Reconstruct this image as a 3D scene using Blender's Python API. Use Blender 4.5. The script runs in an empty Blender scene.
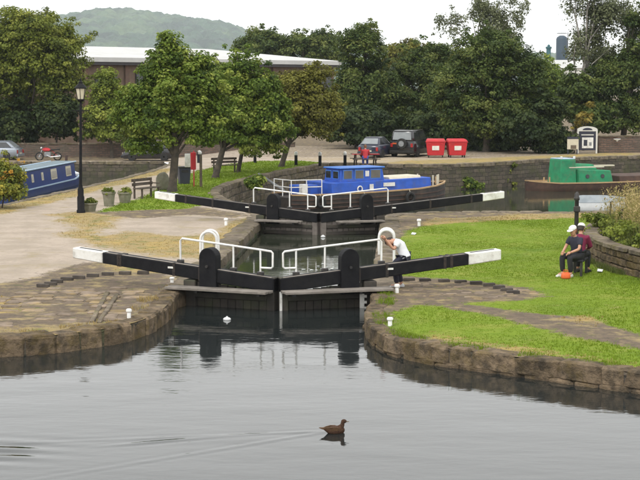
import bpy, bmesh, math, random
import numpy as np
from mathutils import Vector, Matrix, noise as mnoise
from mathutils.geometry import delaunay_2d_cdt

random.seed(7)
RNG = np.random.default_rng(7)
SC = bpy.context.scene
COL = SC.collection

# ------------------------------------------------------------------ camera
F = 1512.0                      # focal length in photograph pixels (640 wide)
CAM_H = 4.9
PITCH = math.atan(154.0 / F)
cd = bpy.data.cameras.new('camera'); cam = bpy.data.objects.new('camera', cd)
COL.objects.link(cam); SC.camera = cam
cam.location = (0, 0, CAM_H); cam.rotation_euler = (math.pi / 2 - PITCH, 0, 0)
cd.sensor_width = 36; cd.lens = 36 * F / 640; cd.clip_start = .1; cd.clip_end = 9000

# ------------------------------------------------------------------ sky
SUN_EL, SUN_AZ = math.radians(52), math.radians(205)
w = bpy.data.worlds.new('World'); SC.world = w; w.use_nodes = True
nt = w.node_tree; nt.nodes.clear()
sky = nt.nodes.new('ShaderNodeTexSky'); sky.sky_type = 'NISHITA'; sky.sun_disc = False
sky.sun_elevation = SUN_EL; sky.sun_rotation = SUN_AZ
sky.air_density = 1.2; sky.dust_density = 5.0; sky.ozone_density = 1.0
hs = nt.nodes.new('ShaderNodeHueSaturation'); hs.inputs['Saturation'].default_value = .10
nt.links.new(sky.outputs[0], hs.inputs['Color'])
mx = nt.nodes.new('ShaderNodeMixRGB'); mx.inputs[0].default_value = .80      # cloud cover
mx.inputs[2].default_value = (12.6, 12.6, 12.4, 1)
nt.links.new(hs.outputs[0], mx.inputs[1])
bg = nt.nodes.new('ShaderNodeBackground'); bg.inputs['Strength'].default_value = .135
nt.links.new(mx.outputs[0], bg.inputs['Color'])
wo = nt.nodes.new('ShaderNodeOutputWorld'); nt.links.new(bg.outputs[0], wo.inputs['Surface'])

# ------------------------------------------------------------------ sun (veiled by cloud)
sd = bpy.data.lights.new('sun', 'SUN'); sd.energy = 1.2; sd.angle = math.radians(14); sd.color = (1, .96, .9)
so = bpy.data.objects.new('sun', sd); COL.objects.link(so)
_d = Vector((math.sin(SUN_AZ) * math.cos(SUN_EL), math.cos(SUN_AZ) * math.cos(SUN_EL), math.sin(SUN_EL)))
so.rotation_euler = _d.to_track_quat('Z', 'Y').to_euler(); so.location = (0, 0, 60)

SC.view_settings.view_transform = 'Standard'; SC.view_settings.look = 'None'
SC.view_settings.gamma = 1; SC.view_settings.exposure = 0; SC.view_settings.use_curve_mapping = False
SC.render.engine = 'CYCLES'; SC.cycles.use_denoising = True
SC.cycles.max_bounces = 8; SC.cycles.volume_bounces = 2; SC.cycles.transparent_max_bounces = 8

# ------------------------------------------------------------------ pixel helpers
CP, SP = math.cos(PITCH), math.sin(PITCH)
def ray(px, py):
    return Vector((px - 320, F * CP + (240 - py) * SP, -F * SP + (240 - py) * CP))
def P(px, py, z=0.0):           # the point of a level z under a pixel
    r = ray(px, py); t = (z - CAM_H) / r.z
    return Vector((r.x * t, r.y * t, z))
def PD(px, py, d):              # the point at a known distance y = d
    r = ray(px, py); t = d / r.y
    return Vector((r.x * t, d, CAM_H + r.z * t))
WU, WL = -.36, -1.6             # upper and lower water level
LA = math.radians(3.05)
LO = Vector((-.96, 36.1, 0))
LR = Vector((math.cos(LA), -math.sin(LA), 0)); LV = Vector((math.sin(LA), math.cos(LA), 0))
def LK(u, v, z=0.0):            # lock frame: across, along, up
    return LO + LR * u + LV * v + Vector((0, 0, z))

# ------------------------------------------------------------------ materials
MATS = {}
def _new(name):
    m = bpy.data.materials.new(name); m.use_nodes = True; MATS[name] = m
    n = m.node_tree; b = n.nodes['Principled BSDF']
    return m, n, b
def N(n, t, **kw):
    x = n.nodes.new(t)
    for k, v in kw.items():
        if k in x.inputs: x.inputs[k].default_value = v
        else: setattr(x, k, v)
    return x
def c4(c): return (c[0], c[1], c[2], 1)
def ramp(n, fac, lo, hi):
    r = N(n, 'ShaderNodeMapRange'); r.interpolation_type = 'SMOOTHSTEP'
    r.inputs['From Min'].default_value = lo; r.inputs['From Max'].default_value = hi
    n.links.new(fac, r.inputs['Value']); return r.outputs[0]
def mixc(n, fac, a, b, mode='MIX'):
    m = n.nodes.new('ShaderNodeMixRGB'); m.blend_type = mode
    for i, v in ((0, fac), (1, a), (2, b)):
        if isinstance(v, (int, float)): m.inputs[i].default_value = v
        elif isinstance(v, tuple): m.inputs[i].default_value = c4(v)
        else: n.links.new(v, m.inputs[i])
    return m.outputs[0]
def noi(n, pos, scale, detail=4, rough=.6):
    x = N(n, 'ShaderNodeTexNoise', Scale=scale, Detail=detail, Roughness=rough)
    n.links.new(pos, x.inputs['Vector']); return x.outputs['Fac']
def pmat(name, c1, c2, scale=3, rough=.8, bump=.3, bscale=None, rand=0, dirt=None, dscale=.7, damt=.5, spec=.5, metal=0, coat=0, bdist=.02):
    m, n, b = _new(name)
    pos = N(n, 'ShaderNodeNewGeometry').outputs['Position']
    col = mixc(n, ramp(n, noi(n, pos, scale), .3, .7), c1, c2)
    if dirt: 
        dm = n.nodes.new('ShaderNodeMath'); dm.operation = 'MULTIPLY'; dm.inputs[1].default_value = damt
        n.links.new(ramp(n, noi(n, pos, dscale, 5, .7), .45, .7), dm.inputs[0])
        col = mixc(n, dm.outputs[0], col, dirt)
    if rand:
        oi = N(n, 'ShaderNodeObjectInfo'); h = N(n, 'ShaderNodeHueSaturation')
        mr = N(n, 'ShaderNodeMapRange'); mr.inputs['To Min'].default_value = 1 - rand; mr.inputs['To Max'].default_value = 1 + rand
        n.links.new(oi.outputs['Random'], mr.inputs['Value']); n.links.new(mr.outputs[0], h.inputs['Value'])
        n.links.new(col, h.inputs['Color']); col = h.outputs[0]
    n.links.new(col, b.inputs['Base Color'])
    b.inputs['Roughness'].default_value = rough; b.inputs['Specular IOR Level'].default_value = spec
    b.inputs['Metallic'].default_value = metal; b.inputs['Coat Weight'].default_value = coat
    if bump:
        bp = N(n, 'ShaderNodeBump', Strength=bump, Distance=bdist)
        n.links.new(noi(n, pos, bscale or scale * 4, 5, .65), bp.inputs['Height']); n.links.new(bp.outputs[0], b.inputs['Normal'])
    return m

pmat('stone', (.23, .19, .14), (.11, .09, .07), 3.2, .92, 1.0, 10, .22, (.15, .13, .055), 1.7, .75, bdist=.06, spec=.2)
pmat('bank_stone', (.21, .155, .10), (.06, .048, .034), 4.2, .92, 1.0, 7, .25, (.13, .095, .035), 1.9, .75, bdist=.09, spec=.2)
pmat('sett', (.27, .21, .16), (.15, .12, .09), 3.5, .93, .9, 12, .28, (.29, .21, .09), 1.3, .8, spec=.2)
pmat('tread', (.05, .042, .038), (.09, .075, .06), 4, .9, .5, 12, .2)
pmat('black_paint', (.008, .008, .010), (.013, .013, .015), 5, .6, .15, 30, 0, (.03, .03, .027), 2.0, .3, spec=.12)
pmat('white_paint', (.78, .78, .75), (.70, .69, .65), 4, .5, .25, 30, 0, (.30, .27, .21), 3.4, .5)
pmat('rail_white', (.80, .80, .78), (.72, .72, .70), 6, .45, .1, 40, 0, (.45, .36, .25), 3.0, .25)
pmat('foot_board', (.27, .24, .21), (.17, .15, .13), 3, .85, .5, 16, .15, (.10, .09, .07), 1.4, .5)
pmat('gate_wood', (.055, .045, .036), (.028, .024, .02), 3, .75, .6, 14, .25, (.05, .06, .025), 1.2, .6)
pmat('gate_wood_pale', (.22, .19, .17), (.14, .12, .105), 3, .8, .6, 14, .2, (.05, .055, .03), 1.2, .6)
pmat('rust_iron', (.018, .016, .015), (.038, .026, .02), 9, .75, .3, 40)
pmat('iron', (.02, .02, .022), (.04, .035, .03), 8, .5, .2, 40)
pmat('grey_metal', (.25, .26, .27), (.18, .19, .2), 6, .5, .15, 40)
pmat('bark', (.10, .08, .06), (.05, .042, .035), 4, .95, 1.0, 14, 0, bdist=.05)
pmat('bark_birch', (.45, .42, .38), (.10, .085, .07), 2.2, .9, .6, 14)
pmat('blue_paint', (.03, .11, .53), (.025, .085, .40), 2.5, .55, .2, 20, 0, (.07, .10, .24), 2.4, .6, spec=.3)
pmat('blue_roof', (.06, .20, .58), (.05, .16, .50), 2, .5, .1, 20, 0, (.10, .16, .30), 1.8, .4)
pmat('navy_paint', (.010, .036, .19), (.009, .030, .155), 2, .4, .05, 20, 0, (.02, .045, .13), 1.5, .3, spec=.3)
pmat('pale_blue_paint', (.42, .55, .68), (.36, .48, .60), 3, .5, .05, 20)
pmat('narrow_roof', (.16, .22, .26), (.12, .17, .20), 2, .6, .2, 20, 0, (.2, .2, .17), 1.2, .4)
pmat('green_paint', (.02, .27, .12), (.02, .19, .09), 2.5, .6, .2, 20, 0, (.10, .16, .09), 2.2, .6, spec=.3)
pmat('hull_brown', (.085, .045, .032), (.05, .028, .022), 2, .7, .3, 12, 0, (.12, .07, .04), 1.5, .5)
pmat('hull_dark', (.055, .045, .04), (.03, .026, .025), 2, .7, .3, 12, 0, (.10, .075, .055), 1.5, .6)
pmat('tan_deck', (.48, .32, .16), (.38, .25, .13), 3, .7, .2, 20, 0, (.25, .18, .11), 2, .4)
pmat('cream', (.62, .57, .44), (.54, .49, .38), 4, .6, .1, 30)
pmat('red_paint', (.55, .02, .03), (.46, .018, .028), 3, .45, .1, 20, 0, (.30, .05, .05), 2, .3)
pmat('car_black', (.010, .010, .013), (.013, .013, .016), 2, .25, 0, coat=.6)
pmat('car_silver', (.30, .33, .38), (.27, .30, .34), 2, .3, 0, coat=.5, metal=.3)
pmat('car_navy', (.012, .016, .035), (.014, .018, .04), 2, .28, 0, coat=.5)
pmat('tyre', (.015, .015, .015), (.025, .024, .023), 8, .9, .2)
pmat('chrome', (.55, .56, .57), (.48, .49, .5), 5, .25, 0, metal=.8)
pmat('amber', (.55, .10, .02), (.45, .07, .015), 5, .3, 0)
pmat('lamp_red', (.40, .01, .01), (.3, .01, .01), 5, .3, 0)
pmat('brick', (.16, .09, .065), (.11, .07, .055), 3, .9, .3, 20, 0, (.10, .09, .07), .6, .5)
pmat('warehouse_brick', (.20, .14, .10), (.15, .105, .078), 2, .9, .2, 8)
pmat('roof_sheet', (.56, .56, .55), (.50, .50, .49), .7, .6, .1, 3, 0, (.42, .42, .40), .25, .5)
pmat('dark_metal_trim', (.05, .045, .05), (.04, .035, .04), 2, .6, 0)
pmat('silo_blue', (.04, .07, .10), (.03, .055, .085), .6, .5, 0)
pmat('silo_teal', (.03, .12, .14), (.025, .10, .12), .6, .5, 0)
pmat('pale_render', (.66, .65, .60), (.58, .57, .53), .6, .8, 0)
pmat('concrete_planter', (.21, .20, .15), (.15, .14, .10), 5, .9, .5, 18, .1, (.10, .12, .05), 2, .5)
pmat('bench_wood', (.085, .062, .045), (.05, .04, .03), 6, .8, .4, 18)
pmat('wood_post', (.16, .12, .085), (.10, .08, .06), 6, .85, .4, 18)
pmat('skin', (.55, .30, .20), (.48, .25, .16), 9, .55, 0)
pmat('shirt_white', (.74, .75, .77), (.68, .69, .72), 6, .8, .3, 25)
pmat('cloth_navy', (.018, .018, .035), (.03, .03, .05), 7, .85, .3, 30)
pmat('cloth_black', (.014, .014, .018), (.022, .022, .026), 7, .85, .3, 30)
pmat('cloth_maroon', (.20, .012, .05), (.13, .01, .04), 7, .85, .3, 30)
pmat('cloth_red', (.52, .04, .05), (.42, .03, .04), 7, .85, .2, 30)
pmat('cloth_blue', (.06, .09, .36), (.05, .07, .28), 7, .85, .2, 30)
pmat('hair_ginger', (.22, .09, .035), (.13, .05, .02), 14, .7, .4, 60)
pmat('hair_dark', (.02, .014, .010), (.035, .025, .018), 14, .7, .4, 60)
pmat('hair_grey', (.30, .28, .25), (.22, .20, .18), 14, .7, .4, 60)
pmat('cap_white', (.78, .78, .76), (.70, .70, .68), 8, .8, .2, 30)
pmat('bag_orange', (.75, .14, .03), (.62, .11, .03), 6, .6, .3, 20)
pmat('bag_white', (.72, .70, .66), (.60, .58, .54), 6, .6, .3, 20)
pmat('duck_brown', (.10, .05, .028), (.025, .014, .010), 60, .8, .4, 120, spec=.2)
pmat('duck_pale', (.16, .095, .05), (.055, .03, .018), 70, .8, .4, 120, spec=.2)
pmat('duck_bill', (.10, .07, .03), (.07, .05, .025), 30, .5, 0)
pmat('float_white', (.75, .76, .76), (.68, .69, .69), 6, .5, 0)
pmat('tarpaulin', (.28, .31, .33), (.20, .23, .25), 2.5, .6, .4, 7)
pmat('sign_dark', (.02, .022, .04), (.025, .028, .045), 5, .5, 0)
pmat('foam', (.62, .64, .62), (.35, .38, .34), 9, .8, .6, 20)
pmat('orange_flower', (.72, .20, .03), (.60, .30, .04), 6, .8, 0)
pmat('hill_wood', (.045, .10, .055), (.010, .028, .022), .012, 1, .9, .04, 0, (.12, .18, .075), .0045, .8, bdist=9)

def glass_mat(name, col, rough=.08):
    m, n, b = _new(name)
    pos = N(n, 'ShaderNodeNewGeometry').outputs['Position']
    n.links.new(mixc(n, noi(n, pos, 1.5), tuple(x * .6 for x in col), tuple(x * 1.4 for x in col)), b.inputs['Base Color'])
    b.inputs['Roughness'].default_value = rough; b.inputs['Specular IOR Level'].default_value = .7
    return m
glass_mat('glass_dark', (.025, .028, .03)); glass_mat('glass_pale', (.33, .30, .25), .2)
glass_mat('glass_dim', (.13, .12, .10), .12)
glass_mat('glass_lantern', (.55, .50, .38), .25)
glass_mat('glass_car', (.22, .24, .25), .1)

def wall_mat(name, c1, c2, mortar, sx, sy, moss):
    m, n, b = _new(name)
    uv = N(n, 'ShaderNodeUVMap'); pos = N(n, 'ShaderNodeNewGeometry').outputs['Position']
    ds = N(n, 'ShaderNodeMixRGB'); ds.blend_type = 'ADD'; ds.inputs[0].default_value = .16
    nz = N(n, 'ShaderNodeTexNoise', Scale=3, Detail=2); n.links.new(pos, nz.inputs['Vector'])
    n.links.new(uv.outputs[0], ds.inputs[1]); n.links.new(nz.outputs['Color'], ds.inputs[2])
    br = N(n, 'ShaderNodeTexBrick', Scale=1.0, **{'Mortar Size': .02, 'Mortar Smooth': .4, 'Bias': 0.0, 'Brick Width': sx, 'Row Height': sy})
    br.inputs['Color1'].default_value = c4(c1); br.inputs['Color2'].default_value = c4(c2); br.inputs['Mortar'].default_value = c4(mortar)
    n.links.new(ds.outputs[0], br.inputs['Vector'])
    col = mixc(n, ramp(n, noi(n, pos, 1.2, 6, .7), .42, .68), br.outputs['Color'], moss)
    col = mixc(n, .45, col, mixc(n, noi(n, pos, 5), (.25, .25, .25), (1.3, 1.3, 1.3)), 'MULTIPLY')
    n.links.new(col, b.inputs['Base Color']); b.inputs['Roughness'].default_value = .95
    bp = N(n, 'ShaderNodeBump', Strength=.9, Distance=.05)
    hh = N(n, 'ShaderNodeMath'); hh.operation = 'SUBTRACT'
    n.links.new(noi(n, pos, 6, 5), hh.inputs[0]); n.links.new(br.outputs['Fac'], hh.inputs[1])
    n.links.new(hh.outputs[0], bp.inputs['Height']); n.links.new(bp.outputs[0], b.inputs['Normal'])
wall_mat('wall_stone', (.15, .12, .09), (.075, .062, .05), (.045, .04, .032), .55, .26, (.085, .085, .04))
wall_mat('wall_chamber', (.15, .13, .10), (.10, .09, .07), (.05, .045, .04), .8, .35, (.07, .10, .03))
wall_mat('wall_brick', (.20, .13, .10), (.13, .09, .07), (.10, .09, .08), .45, .16, (.13, .11, .085))

def ground_mat():
    m, n, b = _new('ground')
    pos = N(n, 'ShaderNodeNewGeometry').outputs['Position']
    at = N(n, 'ShaderNodeAttribute', attribute_name='cover'); sp = N(n, 'ShaderNodeSeparateColor'); n.links.new(at.outputs['Color'], sp.inputs[0])
    fine = noi(n, pos, 26, 6, .7); mid = noi(n, pos, 4.5, 5, .65); big = noi(n, pos, .9, 4, .6)
    path = mixc(n, ramp(n, big, .35, .65), (.42, .35, .285), (.34, .285, .225))
    path = mixc(n, ramp(n, mid, .5, .75), path, (.27, .23, .195))
    path = mixc(n, ramp(n, fine, .55, .75), path, (.24, .21, .19))
    green = mixc(n, ramp(n, mid, .3, .7), (.13, .20, .010), (.17, .245, .016))
    green = mixc(n, ramp(n, big, .45, .7), green, (.23, .26, .04)); green = mixc(n, ramp(n, noi(n, pos, .45, 4, .6), .5, .7), green, (.105, .18, .012)); green = mixc(n, ramp(n, noi(n, pos, 1.6, 5, .7), .58, .72), green, (.25, .24, .07))
    dry = mixc(n, ramp(n, mid, .3, .7), (.34, .25, .105), (.27, .215, .11))
    dry = mixc(n, ramp(n, big, .45, .65), dry, (.37, .265, .095)); dry = mixc(n, ramp(n, noi(n, pos, 1.3, 5, .7), .5, .66), dry, (.15, .16, .05))
    dry = mixc(n, ramp(n, fine, .55, .8), dry, (.17, .15, .07))
    earth = mixc(n, ramp(n, mid, .3, .7), (.165, .125, .09), (.10, .08, .06))
    earth = mixc(n, ramp(n, fine, .5, .8), earth, (.24, .19, .14))
    earth = mixc(n, ramp(n, noi(n, pos, 1.7, 5, .7), .48, .66), earth, (.30, .235, .12)); earth = mixc(n, ramp(n, noi(n, pos, 2.9, 5, .7), .56, .7), earth, (.11, .12, .04))
    path = mixc(n, ramp(n, noi(n, pos, .55, 6, .7), .54, .72), path, (.30, .25, .15))
    def M(op, a, c):
        x = n.nodes.new('ShaderNodeMath'); x.operation = op
        for k, v in enumerate((a, c)):
            if isinstance(v, (int, float)): x.inputs[k].default_value = v
            else: n.links.new(v, x.inputs[k])
        return x.outputs[0]
    jit = M('ADD', M('MULTIPLY', M('SUBTRACT', mid, .5), 1.5), M('MULTIPLY', M('SUBTRACT', fine, .5), .9))
    g_, d_, e_ = sp.outputs[0], sp.outputs[1], sp.outputs[2]
    def sharp(x): return ramp(n, M('ADD', x, jit), .30, .70)
    fe = M('DIVIDE', e_, M('MAXIMUM', M('SUBTRACT', M('SUBTRACT', 1.0, g_), d_), .001))
    fd = M('DIVIDE', d_, M('MAXIMUM', M('SUBTRACT', 1.0, g_), .001))
    col = mixc(n, sharp(fe), path, earth); col = mixc(n, sharp(fd), col, dry); col = mixc(n, sharp(g_), col, green)
    n.links.new(col, b.inputs['Base Color']); b.inputs['Roughness'].default_value = .95; b.inputs['Specular IOR Level'].default_value = .2
    bp = N(n, 'ShaderNodeBump', Strength=.7, Distance=.04)
    n.links.new(mixc(n, .5, mid, fine), bp.inputs['Height']); n.links.new(bp.outputs[0], b.inputs['Normal'])
ground_mat()

def water_mat(name, base, rough, b1, s1, b2, s2):
    m, n, b = _new(name)
    pos = N(n, 'ShaderNodeNewGeometry').outputs['Position']
    mp = N(n, 'ShaderNodeMapping'); mp.inputs['Scale'].default_value = (.45, 1, 1); n.links.new(pos, mp.inputs['Vector'])
    big = noi(n, pos, .25, 3)
    n.links.new(mixc(n, big, tuple(x * .8 for x in base), tuple(x * 1.2 for x in base)), b.inputs['Base Color'])
    b.inputs['Roughness'].default_value = rough; b.inputs['IOR'].default_value = 1.33; b.inputs['Specular IOR Level'].default_value = 1.0
    p1 = N(n, 'ShaderNodeBump', Strength=b1, Distance=.02); n.links.new(noi(n, mp.outputs[0], s1, 3, .5), p1.inputs['Height'])
    p2 = N(n, 'ShaderNodeBump', Strength=b2, Distance=.02); n.links.new(noi(n, mp.outputs[0], s2, 2, .5), p2.inputs['Height'])
    n.links.new(p1.outputs[0], p2.inputs['Normal']); n.links.new(p2.outputs[0], b.inputs['Normal'])
water_mat('water', (.018, .022, .022), .045, .22, 1.6, .12, 7)
water_mat('basin_water', (.030, .036, .024), .05, .18, 1.4, .08, 6)

def leaf_mat(name, c_dark, c_mid, c_light, trans=.35):
    m, n, b = _new(name)
    at = N(n, 'ShaderNodeAttribute', attribute_name='tint'); sp = N(n, 'ShaderNodeSeparateColor'); n.links.new(at.outputs['Color'], sp.inputs[0])
    cr = n.nodes.new('ShaderNodeValToRGB'); e = cr.color_ramp.elements
    e[0].position = 0; e[0].color = c4(c_dark); e[1].position = 1; e[1].color = c4(c_light)
    x = e.new(.5); x.color = c4(c_mid); n.links.new(sp.outputs[0], cr.inputs[0])
    b.inputs['Roughness'].default_value = .55; b.inputs['Specular IOR Level'].default_value = .25
    n.links.new(cr.outputs[0], b.inputs['Base Color'])
    tr = n.nodes.new('ShaderNodeBsdfTranslucent'); n.links.new(cr.outputs[0], tr.inputs['Color'])
    ms = n.nodes.new('ShaderNodeMixShader'); ms.inputs[0].default_value = trans
    n.links.new(b.outputs[0], ms.inputs[1]); n.links.new(tr.outputs[0], ms.inputs[2])
    n.links.new(ms.outputs[0], n.nodes['Material Output'].inputs['Surface'])
leaf_mat('leaf_olive', (.06, .085, .011), (.175, .21, .026), (.33, .35, .065))
leaf_mat('leaf_mid', (.042, .08, .010), (.145, .215, .026), (.36, .41, .08))
leaf_mat('leaf_light', (.075, .11, .016), (.21, .26, .036), (.38, .41, .08))
leaf_mat('leaf_dark', (.026, .050, .012), (.085, .125, .026), (.21, .24, .06))
leaf_mat('leaf_deep', (.014, .028, .009), (.036, .06, .016), (.09, .115, .03))  # deep green foliage of the dark shrubs and hedge bushes
leaf_mat('leaf_autumn', (.075, .065, .013), (.165, .165, .025), (.28, .27, .05))
leaf_mat('leaf_birch', (.08, .095, .045), (.15, .17, .08), (.28, .30, .17))
leaf_mat('leaf_yellow', (.16, .14, .03), (.30, .24, .05), (.42, .33, .08))
leaf_mat('leaf_garden', (.07, .10, .02), (.20, .23, .035), (.46, .40, .06))
leaf_mat('leaf_garden_orange', (.30, .20, .03), (.50, .26, .035), (.62, .40, .07))
leaf_mat('blade_green', (.115, .18, .008), (.16, .24, .012), (.22, .28, .03), .3)
leaf_mat('blade_dry', (.20, .15, .06), (.34, .25, .09), (.45, .35, .14), .3)
leaf_mat('blade_tall', (.16, .17, .05), (.34, .28, .10), (.56, .42, .22), .3)
leaf_mat('blade_rush', (.05, .075, .02), (.11, .14, .035), (.22, .22, .07), .3)

# ------------------------------------------------------------------ mesh helpers
class MB:
    def __init__(s): s.v = []; s.f = []
    def add(s, vs, fs):
        o = len(s.v); s.v += [tuple(x) for x in vs]; s.f += [tuple(i + o for i in f) for f in fs]; return s
    def box(s, c, d, rz=0.0, M=None):
        hx, hy, hz = d[0] / 2, d[1] / 2, d[2] / 2
        R = Matrix.Rotation(rz, 3, 'Z'); vs = []
        for x, y, z in ((-1,-1,-1),(1,-1,-1),(1,1,-1),(-1,1,-1),(-1,-1,1),(1,-1,1),(1,1,1),(-1,1,1)):
            p = R @ Vector((x * hx, y * hy, z * hz)) + Vector(c); vs.append(M @ p if M else p)
        return s.add(vs, [(0,3,2,1),(4,5,6,7),(0,1,5,4),(1,2,6,5),(2,3,7,6),(3,0,4,7)])
    def hexa(s, vs): return s.add(vs, [(0,3,2,1),(4,5,6,7),(0,1,5,4),(1,2,6,5),(2,3,7,6),(3,0,4,7)])
    def prism(s, poly, fn, a, b):          # polygon in 2-D, fn(p, t) gives the point at depth t
        n = len(poly)
        vs = [fn(p, a) for p in poly] + [fn(p, b) for p in poly]
        return s.add(vs, [tuple(range(n))[::-1], tuple(range(n, 2 * n))] + [(i, (i + 1) % n, n + (i + 1) % n, n + i) for i in range(n)])
    def tube(s, pts, r, seg=8, cap=True):
        pts = [Vector(p) for p in pts]; n = len(pts); rs = r if isinstance(r, (list, tuple)) else [r] * n
        vs = []; prev = None
        for i, p in enumerate(pts):
            t = (pts[min(i + 1, n - 1)] - pts[max(i - 1, 0)]).normalized()
            if prev is None:
                a = t.orthogonal().normalized()
            else:
                a = (prev - t * prev.dot(t)); a = a.normalized() if a.length > 1e-6 else t.orthogonal().normalized()
            prev = a; b = t.cross(a)
            for k in range(seg):
                th = 2 * math.pi * k / seg; vs.append(p + (a * math.cos(th) + b * math.sin(th)) * rs[i])
        fs = [(i * seg + k, i * seg + (k + 1) % seg, (i + 1) * seg + (k + 1) % seg, (i + 1) * seg + k) for i in range(n - 1) for k in range(seg)]
        if cap: fs += [tuple(range(seg))[::-1], tuple(range((n - 1) * seg, n * seg))]
        return s.add(vs, fs)
    def lathe(s, prof, c=(0, 0, 0), seg=16, sx=1, sy=1):
        vs = []; n = len(prof)
        for r, z in prof:
            for k in range(seg):
                th = 2 * math.pi * (k + .5) / seg; vs.append((c[0] + r * sx * math.cos(th), c[1] + r * sy * math.sin(th), c[2] + z))
        fs = [(i * seg + k, i * seg + (k + 1) % seg, (i + 1) * seg + (k + 1) % seg, (i + 1) * seg + k) for i in range(n - 1) for k in range(seg)]
        fs += [tuple(range(seg))[::-1], tuple(range((n - 1) * seg, n * seg))]
        return s.add(vs, fs)
    def ball(s, c, r, seg=12, rings=8):
        r = r if isinstance(r, (list, tuple)) else (r, r, r)
        prof = [(max(math.sin(math.pi * i / rings), .02), -math.cos(math.pi * i / rings)) for i in range(rings + 1)]
        vs = []; 
        for q, z in prof:
            for k in range(seg):
                th = 2 * math.pi * k / seg; vs.append((c[0] + r[0] * q * math.cos(th), c[1] + r[1] * q * math.sin(th), c[2] + r[2] * z))
        n = len(prof)
        fs = [(i * seg + k, i * seg + (k + 1) % seg, (i + 1) * seg + (k + 1) % seg, (i + 1) * seg + k) for i in range(n - 1) for k in range(seg)]
        fs += [tuple(range(seg))[::-1], tuple(range((n - 1) * seg, n * seg))]
        return s.add(vs, fs)
    def loft(s, secs, cap=True):
        n = len(secs[0]); vs = [p for q in secs for p in q]
        fs = [(i * n + k, i * n + (k + 1) % n, (i + 1) * n + (k + 1) % n, (i + 1) * n + k) for i in range(len(secs) - 1) for k in range(n)]
        if cap: fs += [tuple(range(n))[::-1], tuple(range((len(secs) - 1) * n, len(secs) * n))]
        return s.add(vs, fs)
    def build(s, name, mat, parent=None, bevel=0, smooth=False, loc=None, rz=0):
        me = bpy.data.meshes.new(name); me.from_pydata(s.v, [], s.f)
        bm = bmesh.new(); bm.from_mesh(me)
        if bevel: 
            es = [e for e in bm.edges if e.is_manifold and e.calc_face_angle(0) > .5]
            bmesh.ops.bevel(bm, geom=es, offset=bevel, segments=1, affect='EDGES', clamp_overlap=True)
        bmesh.ops.recalc_face_normals(bm, faces=bm.faces)
        bm.to_mesh(me); bm.free()
        if smooth:
            me.polygons.foreach_set('use_smooth', [True] * len(me.polygons))
            try: me.set_sharp_from_angle(angle=math.radians(50))
            except Exception: pass
        return link(name, me, mat, parent, loc, rz)
def link(name, me, mat, parent=None, loc=None, rz=0):
    if mat and not me.materials: me.materials.append(MATS[mat])
    o = bpy.data.objects.new(name, me); COL.objects.link(o); o.parent = parent
    if loc is not None: o.location = loc
    if rz: o.rotation_euler = (0, 0, rz)
    return o
def tag(o, label, cat=None, group=None, kind=None):
    if label: o['label'] = label
    if cat: o['category'] = cat
    if group: o['group'] = group
    if kind: o['kind'] = kind
    return o
def thing(name, label, cat, loc=(0, 0, 0), rz=0.0, group=None):
    o = bpy.data.objects.new(name, None); COL.objects.link(o)
    o.location = loc; o.rotation_euler = (0, 0, rz); o.empty_display_size = .2
    return tag(o, label, cat, group)

# ------------------------------------------------------------------ plan outlines (z = 0)
def xy(p): return (p.x, p.y)
def dense(pts, step=1.0):
    out = []
    for a, b in zip(pts[:-1], pts[1:]):
        n = max(1, int(math.dist(a, b) / step))
        out += [(a[0] + (b[0] - a[0]) * i / n, a[1] + (b[1] - a[1]) * i / n) for i in range(n)]
    return out + [pts[-1]]
def smooth_line(pts, it=2):
    for _ in range(it):
        q = [pts[0]]
        for a, b in zip(pts[:-1], pts[1:]):
            q += [(a[0] * .75 + b[0] * .25, a[1] * .75 + b[1] * .25), (a[0] * .25 + b[0] * .75, a[1] * .25 + b[1] * .75)]
        pts = q + [pts[-1]]
    return pts
bank_left = smooth_line([(-24, 25.0), (-12, 27.6)] + [xy(P(x, y, WU)) for x, y in ((-20, 358), (30, 356), (80, 350), (125, 343), (152, 333), (167, 322), (173, 312))] + [xy(LK(-2.45, -.25)), xy(LK(-2.2, 0))])
bank_right = smooth_line([xy(LK(2.2, 0)), xy(LK(2.3, -1.6)), xy(P(364, 330, WU)), xy(P(369, 341, WU)), xy(P(384, 354, WU)), xy(P(426, 364, WU)), xy(P(491, 373, WU)), xy(P(557, 382, WU)), xy(P(640, 394, WU)), (9.5, 22), (20, 16)])
cham_left = [xy(LK(-2.2, v)) for v in (0, 6, 12, 18.3, 20.5)]
cham_right = [xy(LK(2.2, v)) for v in (20.5, 18.3, 12, 6, 0)]
FAR_V = 18.3
wing_left = smooth_line([xy(LK(-2.2, 20.5)), (-2.6, 60.2), (-4.0, 65), (-4.9, 70.5), (-4.4, 76.5), (-3.3, 83), (-1.3, 90), (.6, 96.5)])
quay_far = [(.6, 96.5), (4, 95), (8, 94.5), (12, 98), (17, 103.5), (24, 107.5), (40, 109), (70, 109)]
arm_right = smooth_line([(-11.5, 111.5), (-10, 104), (-9.3, 90), (-13.0, 63), (-19, 30), (-24, 25)])
right_back = [(60, 59.5), (14, 59), (9, 59), (4.6, 58.8), (2.9, 58.2), xy(LK(2.2, 20.5))]
arm_far = [(-70, 112), (-30, 112), (-11.5, 111.5)]

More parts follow.
